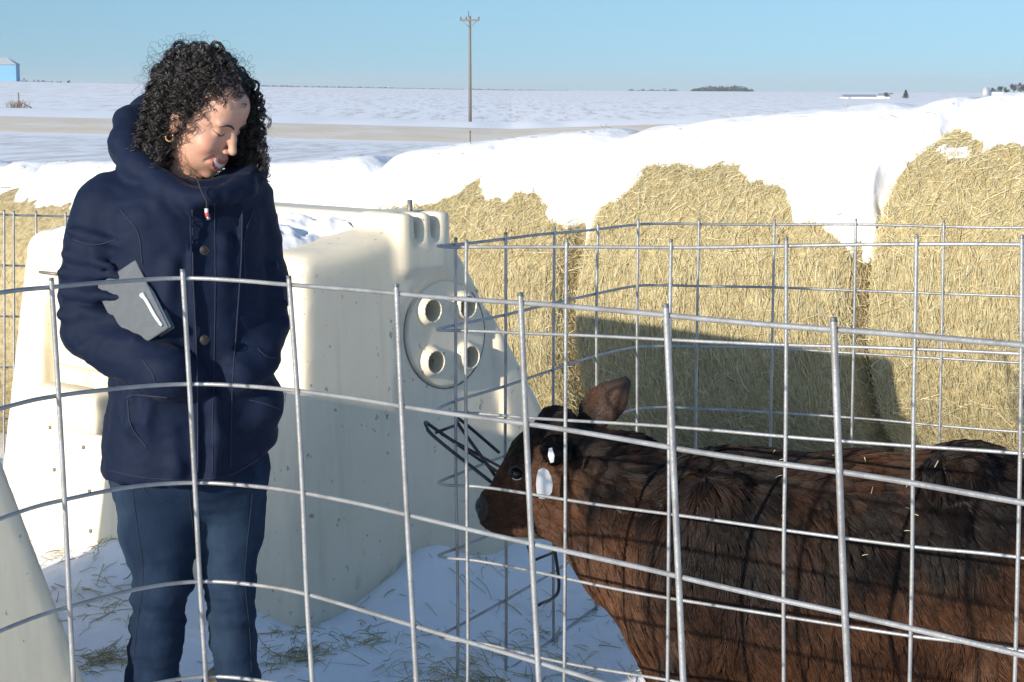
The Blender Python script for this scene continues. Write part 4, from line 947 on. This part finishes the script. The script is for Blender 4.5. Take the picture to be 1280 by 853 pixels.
# eyes, nose pad, hooves, tail
for s in (-1, 1):
    e = c_(645, 591.5, s*.0625); g2 = np.linspace(0, math.pi, 13); h2 = np.linspace(0, 2*math.pi, 25)[:-1]; G2, H2 = np.meshgrid(g2, h2, indexing='ij')
    def ball(c, r): Vb = c+r*np.stack((np.sin(G2)*np.cos(H2)*1.1, np.cos(G2), np.sin(G2)*np.sin(H2)*.8), -1).reshape(-1, 3); i2 = np.arange(13*24).reshape(13, 24); return Vb, np.stack((i2[:-1], np.roll(i2, -1, 1)[:-1], np.roll(i2, -1, 1)[1:], i2[1:]), -1).reshape(-1, 4)
    V1, Q1 = ball(e, .0175); eye = mesh('eye', V1, Q1, M['eye'], calf)
    V1, F1 = tube(spline([c_(640, 597.5, s*.0805), c_(643, 599.5, s*.0815), c_(648, 599.8, s*.0815), c_(652, 598, s*.080)], 16), [.0003]+[.0011]*14+[.0003], 6); mesh('eye_white', V1, F1, M['eyewhite'], eye)
    V1, F1 = tube(spline([c_(635, 592, s*.078), c_(640, 585, s*.084), c_(647, 583, s*.085), c_(655, 588, s*.080)], 16), .0026, 6); mesh('eyelid', V1, F1, M['wetnose'], eye)
f2 = Field(c_(596, 660, -.08)-.03, c_(620, 615, .08)+.03, .004); f2.ell(c_(603.5, 633), (.0205, .038, .027), .01); f2.ell(c_(597, 633, -.030), (.010, .010, .009), .005, mode='cut'); f2.ell(c_(597, 633, .030), (.010, .010, .009), .005, mode='cut')
V1, Q1 = f2.surf(); mesh('nose_pad', V1, Q1, M['wetnose'], calf)
for (x, y, z) in feet:
    V1, F1 = tube([(x, y, z+.065), (x-.01, y, z+.03), (x-.015, y, z-.01)], [.040, .045, .052], 12); mesh('hoof', V1, F1, M['wetnose'], calf)
tp = [P(1352, 650, 4.46), P(1368, 720, 4.46), P(1366, 820, 4.46), P(1362, 900, 4.46)]
V1, F1 = tube(spline(tp, 24), np.linspace(.03, .022, 24), 8); mesh('tail', V1, F1, M['hide'], calf, col=np.tile((.02, .012, .009), (len(V1), 1)))
# pale ear tag: a broad plate and its button
def plate(outline, Yn, th_=.003):
    n = len(outline); a = np.array([P(x, y, Yn+dy) for x, y, dy in outline]); b = a+np.array((0, th_, 0)); return np.vstack((a, b)), [tuple(range(n))[::-1], tuple(range(n, 2*n))]+[(i, (i+1) % n, n+(i+1) % n, n+i) for i in range(n)]
V1, F1 = plate([(673, 588, 0), (679, 585, .002), (685, 588, .005), (689, 596, .008), (691, 606, .009), (690, 615, .009), (686, 621, .007), (680, 624, .004), (674, 623, 0), (671, 617, -.002), (670, 605, -.003), (671, 595, -.002)], 4.535); tg_ = mesh('ear_tag', V1, F1, M['white'], calf, smooth=False)
V1, F1 = plate([(686, 561, 0), (690, 560, .002), (693, 570, .003), (692, 578, .003), (688, 579, 0), (685, 570, 0)], 4.495); mesh('tag_button', V1, F1, M['white'], calf, smooth=False)
# bits of straw caught in the coat
g3 = np.random.default_rng(4); pk = root_p[(hx > 960) & (hx < 1200) & (hyp > 555) & (hyp < 700) & (rn[:, 1] < .3)]; pk = pk[g3.choice(len(pk), 14)]; rk = rn[:1]
d3 = nrm(g3.normal(size=(14, 3))*np.array((1, .3, .5)))*.009
S3_ = np.stack((pk-d3+np.array((0, -.014, .008)), pk+np.array((0, -.016, .010)), pk+d3+np.array((0, -.014, .009))), 1); strands('straw_bits', S3_, .0008, M['straw'], calf, straw_cols(14))

# ------------------------------------------------------------------ far things
def gz(x, y): return float(terrain(np.array([x]), np.array([y]))[0])
def far(px, Y): x = (px-640)/F*Y; return x, Y, gz(x, Y)
# utility pole across the road
x, y, z = far(588, 186); z -= .1
pole = empty('utility_pole', (x, y, z), 0, 'tall wooden utility pole with crossarm standing across the road', 'utility pole')
top = P(587, 20, 186)[2]
V, Fc = tube([(x, y, z), (x, y, (z+top)/2), (x, y, top)], [.17, .15, .12], 12); mesh('pole_shaft', V, Fc, M['pole'], pole)
zc_ = P(587, 25.5, 186)[2]; V, Fc = box((x-.98, y-.26, zc_-.09), (x+.98, y-.14, zc_+.09)); mesh('crossarm', V, Fc, M['pole'], pole, smooth=False)
for s in (-1, 1):
    V, Fc = tube([(x+s*.72, y-.2, zc_-.08), (x, y-.17, zc_-.75)], .03, 6); mesh('brace', V, Fc, M['pole'], pole)
for dx in (-.9, -.35, .9):
    V, Fc = tube([(x+dx, y-.2, zc_+.09), (x+dx, y-.2, zc_+.2), (x+dx, y-.2, zc_+.33)], [.04, .09, .05], 8); mesh('insulator', V, Fc, M['insulator'], pole)
V, Fc = tube([(x-.12, y, top-.1), (x-.12, y, top+.45)], .045, 6); mesh('top_pin', V, Fc, M['insulator'], pole)
# thin marker post before the road
x, y, z = far(588, 120); V, Fc = tube([(x, y, z-.2), (x, y, P(588, 165, 120)[2])], .045, 8); V2, F2 = tube([(x, y, P(588, 165, 120)[2]-.02), (x, y, P(588, 163.5, 120)[2])], .055, 8)
V, Fc = merge([(V, Fc), (V2, F2)]); tag(mesh('marker_post', V, Fc, M['weed']), 'thin brown marker post this side of the road below the utility pole', 'post')
# corner post and weeds at the left edge of the field
x, y, z = far(28.5, 196); pr = empty('fence_post', (x, y, z-.1), 0, 'short wooden fence post with dry weeds in the far field', 'post')
V, Fc = tube([(x, y, z-.2), (x, y, P(28, 116, 196)[2])], [.09, .08], 8); mesh('post_shaft', V, Fc, M['pole'], pr)
V, Fc = tube([(x, y, z+.7), (x+1.35, y, z)], .06, 6); mesh('brace', V, Fc, M['pole'], pr)
n = 70; S = np.zeros((n, 3, 3)); b0 = np.array((x, y, z))+np.stack((rng.normal(-.3, .55, n), rng.normal(0, .2, n), rng.random(n)*.05-.1), -1)
S[:, 0] = b0; S[:, 1] = b0+np.stack((rng.normal(0, .15, n), rng.normal(0, .1, n), .3+.3*rng.random(n)), -1); S[:, 2] = S[:, 1]+np.stack((rng.normal(0, .25, n), rng.normal(0, .1, n), .1+.35*rng.random(n)), -1)
strands('weeds', S, np.array((.02, .015, .008)), M['weed'], pr)
# blue barn on the rise at the left edge
def barn(name, label, cat, px0, px1, Y, yb, ye, yr, depth, wall, roof, hip=.0, door=None):
    a = P(px0, yb, Y); b = P(px1, yb, Y); ze = P(px0, ye, Y)[2]; zr = P(px0, yr, Y)[2]; zb = min(a[2], b[2])-.8
    root = empty(name, ((a[0]+b[0])/2, Y+depth/2, zb), 0, label, cat)
    V, Fc = box((a[0], Y, zb), (b[0], Y+depth, ze)); mesh('wall', V, Fc, wall, root, smooth=False)
    o = .35*min(1, Y/300); x0, x1, y0, y1 = a[0]-o, b[0]+o, Y-o, Y+depth+o; ym = (y0+y1)/2; h = hip*(x1-x0)
    V = [(x0, y0, ze+.01), (x1, y0, ze+.01), (x1, y1, ze+.01), (x0, y1, ze+.01), (x0+h, ym, zr), (x1-h, ym, zr)]
    mesh('roof', V, [(0, 1, 5, 4), (2, 3, 4, 5), (1, 2, 5), (3, 0, 4), (3, 2, 1, 0)], roof, root, smooth=False)
    if door:
        d0, d1 = P(door[0], yb, Y)[0], P(door[1], yb, Y)[0]; V, Fc = box((d0, Y-.06, zb), (d1, Y-.002, zb+.8+(ze-zb-.8)*.75)); mesh('door', V, Fc, M['roof_grey'], root, smooth=False)
    return root
barn('metal_barn', 'blue metal barn with grey roof on the rise at the left edge', 'barn', -60, 20.5, 600, 100.5, 81, 72, 4.5, M['barn_blue'], M['roof_grey'], hip=.17)
# farm buildings on the right
barn('long_barn', 'long low white barn with grey roof out on the snowy plain', 'barn', 1057, 1112, 470, 124, 121, 118.4, 9, M['barn_white'], M['roof_grey'], door=(1060, 1064))
barn('small_shed', 'small white shed at the end of the long low barn', 'shed', 1099, 1107, 462, 123.5, 119.5, 116.8, 3, M['barn_white'], M['roof_grey'], hip=.1)
barn('white_farmhouse', 'white farm building beside the steel grain bin', 'farm building', 1240, 1254, 800, 118.5, 115.2, 113.5, 9, M['barn_white'], M['roof_grey'], hip=.08)
a = P(1232, 119, 800); zt = P(1232, 110.5, 800)[2]; zt2 = P(1232, 108.8, 800)[2]; root = empty('grain_bin', (a[0], 800, a[2]-1), 0, 'round steel grain bin beside the white farm building', 'grain bin')
V, Fc = tube([(a[0], 800, a[2]-1), (a[0], 800, zt)], 1.55, 20); mesh('drum', V, Fc, M['steel_bin'], root); V, Fc = tube([(a[0], 800, zt+.01), (a[0], 800, zt2)], [1.65, .25], 20); mesh('cone_roof', V, Fc, M['roof_grey'], root)
for k, (px, wdt, yb, yt) in enumerate(((1188, 9, 125.5, 122.6), (1206, 10, 125, 121.6), (1219, 7, 124.6, 121.8))):
    a = P(px, yb, 450); h = P(px, yt, 450)[2]-a[2]; L = wdt/F*450
    V, Fc = tube([(a[0]-L, 450, a[2]+h*.3), (a[0]-L*.9, 450, a[2]+h*.35), (a[0]+L*.9, 450, a[2]+h*.35), (a[0]+L, 450, a[2]+h*.3)], [h*.3, h*.62, h*.62, h*.3], 12)
    tag(mesh('far_mound', V, Fc, M['roof_grey']), ['low dark snow-dusted mound farthest from the grain bin', 'middle one of the low dark mounds near the grain bin', 'low dark mound closest to the grain bin'][k], 'mound', 'low dark mounds in the far farmyard')  # low mounds, meant as round bales under snow
def twigs(cs, rs, n, leaf, seed):
    """many small faces spread through ellipsoids: a crown with gaps"""
    g_ = np.random.default_rng(seed); V = []
    for c, r in zip(cs, rs):
        v = nrm(g_.normal(size=(n, 3)))*(g_.random((n, 1))**.45); p = np.array(c)+v*np.array(r); t = g_.normal(size=(n, 3, 3))*leaf; V.append((p[:, None, :]+t).reshape(-1, 3))
    V = np.concatenate(V); return V, np.arange(len(V)).reshape(-1, 3)
def tree(name, label, px, Y, yb, yt, wpx, mat, seed, conif=False, group=None):
    a = P(px, yb, Y); zt = P(px, yt, Y)[2]; hh = zt-a[2]; wd = wpx/F*Y/2
    root = empty(name, a, 0, label, 'tree', group)
    V, Fc = tube([a-np.array((0, 0, .6)), a+np.array((0, 0, hh*.85))], [hh*.04, hh*.01], 6); mesh('trunk', V, Fc, M['bark'], root)
    g_ = np.random.default_rng(seed)
    if conif: cs = [a+np.array((0, 0, hh*t)) for t in np.linspace(.15, .95, 9)]; rs = [(wd*(1.02-t)+.1, wd*(1.02-t)+.1, hh*.08) for t in np.linspace(.15, .95, 9)]
    else: cs = [a+np.array((g_.normal(0, wd*.4), g_.normal(0, wd*.4), hh*g_.uniform(.4, .85))) for _ in range(8)]; rs = [(wd*.5, wd*.5, hh*.2)]*8
    V, Fc = twigs(cs, rs, 130, hh*.035, seed); mesh('crown', V, Fc, mat, root, smooth=False)
tree('conifer_tree', 'single dark conifer standing right of the long low barn', 1132, 455, 123.8, 112.8, 11, M['conifer'], 3, True)
tree('bushy_tree', 'dark bushy tree beside the small white shed', 1108, 458, 123.5, 116, 11, M['conifer'], 4)
for k, (px, yt, wd) in enumerate(((1241, 108.5, 8), (1250, 108, 8), (1258, 109, 7))):
    tree('bushy_tree', ['dark tree just behind the steel grain bin', 'middle dark tree behind the white farm building', 'dark tree at the far end of the white farm building'][k], px, 830, 118, yt, wd, M['conifer'], 20+k, group='trees by the farm building')
for k, (px, yt, wd) in enumerate(((1267, 105, 10), (1277, 103, 12), (1288, 100, 14))):
    tree('bare_tree', ['short bare tree rising over the snow near the right edge', 'bare tree next to the right edge of the view', 'tall bare tree cut by the right edge'][k], px, 700, 119, yt, wd, M['tree_far'], 40+k, group='bare trees at the right edge')
# woods along the skyline: one mass each
def wood(label, px0, px1, Y, yb, ytop, mat, n, seed, leaf):
    g_ = np.random.default_rng(seed); cs, rs = [], []; px = px0
    while px < px1:
        x = (px-640)/F*Y; z0 = gz(x, Y)-1.5; zt = P(px, ytop(px)+g_.normal(0, .5), Y)[2]; r = max((zt-z0)/2, .6); cs.append((x, Y+g_.normal(0, 8), z0+r)); rs.append((r*g_.uniform(.9, 1.8), r, r)); px += r*F/Y*.8+.3
    V, Fc = twigs(cs, rs, n, leaf, seed); tag(mesh('woods', V, Fc, mat, smooth=False), label, 'woods', kind='stuff')
wood('thin dark line of bare woods along the skyline left of the pole', 325, 580, 1500, 112, lambda p: np.interp(p, (325, 420, 500, 580), (108.0, 109.5, 111.5, 113.0)), M['tree_far'], 60, 5, .55)
wood('thin broken line of woods along the skyline around the pole', 590, 712, 1500, 115, lambda p: np.interp(p, (590, 640, 712), (112.3, 113.6, 114.4)), M['tree_far'], 55, 6, .5)
wood('dark grove on the skyline right of the pole', 866, 938, 1490, 114, lambda p: np.interp(p, (866, 880, 905, 920, 938), (111.5, 108.2, 108.6, 107.8, 111.5)), M['conifer'], 130, 7, .6)
wood('small clumps of bushes on the skyline', 785, 845, 1500, 115, lambda p: 112.6+1.6*math.sin(p*.5), M['tree_far'], 40, 8, .45)
wood('low dark scrub beside the blue barn', 26, 98, 640, 101.5, lambda p: np.interp(p, (26, 60, 98), (100.2, 101.2, 102.8)), M['tree_far'], 14, 9, .35)

# ------------------------------------------------------------------ straw litter and dry grass on the snow
spots = [(373, 815, .05, 140), (352, 790, .06, 60), (120, 700, .06, 40), (130, 818, .06, 220), (440, 800, .10, 160), (470, 740, .12, 60), (550, 845, .10, 200), (610, 800, .15, 120), (700, 848, .16, 700), (760, 830, .14, 400), (640, 850, .10, 400), (680, 780, .2, 160),
         (90, 690, .12, 120), (110, 740, .12, 120), (150, 760, .1, 80), (330, 830, .12, 120), (235, 700, .08, 70), (420, 730, .2, 40), (560, 720, .2, 60), (740, 760, .15, 120)]
p0 = []
for (px, py, rad, n) in spots:
    Y = 1.5*F/(py-110); rad *= .8
    c = P(px, py, Y); p0.append(np.stack((c[0]+rng.normal(0, rad, n), Y+rng.normal(0, rad*1.2, n)), -1))
n = 260; p0.append(np.stack((rng.uniform(-2.2, 2, n), rng.uniform(3.6, 7.4, n)), -1))
p0 = np.concatenate(p0); sel = rng.random(len(p0)) < .42; p0 = p0[sel]; n = len(p0); a = rng.random(n)*2*math.pi; ln = np.exp(rng.normal(np.log(.05), .45, n))
d = np.stack((np.cos(a)*ln, np.sin(a)*ln), -1)*.5
e0 = p0-d; e2_ = p0+d
S = np.zeros((n, 3, 3)); S[:, 0, :2] = e0; S[:, 1, :2] = p0+rng.normal(0, .006, (n, 2)); S[:, 2, :2] = e2_
zt_ = [terrain(S[:, k, 0], S[:, k, 1]) for k in range(3)]
S[:, 0, 2] = zt_[0]+.002; S[:, 1, 2] = np.maximum(zt_[1], (zt_[0]+zt_[2])/2)+.004+.012*rng.random(n)**2; S[:, 2, 2] = zt_[2]+.003+.03*rng.random(n)**3
tag(strands('straw_litter', S, (.0007+.0010*rng.random((n, 1)))*np.array((1, 1, .6)), M['straw'], None, straw_cols(n, .15)), 'loose straw scattered over the trodden snow', 'straw', kind='stuff')

# ------------------------------------------------------------------ winter haze: the air over the plain (name haze)
hm = bpy.data.materials.new('haze_air'); hm.use_nodes = True; hn = hm.node_tree
for n_ in list(hn.nodes): hn.nodes.remove(n_)
ho = hn.nodes.new('ShaderNodeOutputMaterial'); hv = hn.nodes.new('ShaderNodeVolumePrincipled'); hv.inputs['Color'].default_value = (.80, .87, .95, 1); hv.inputs['Density'].default_value = .00022; hv.inputs['Anisotropy'].default_value = 0.0
hn.links.new(hv.outputs[0], ho.inputs['Volume'])
V, Fc = box((gx.min()-50, gy.min()-50, GZ.min()-1.5), (gx.max()+50, gy.max()+50, 24))
tag(mesh('haze', V, Fc, hm, smooth=False), kind='stuff')
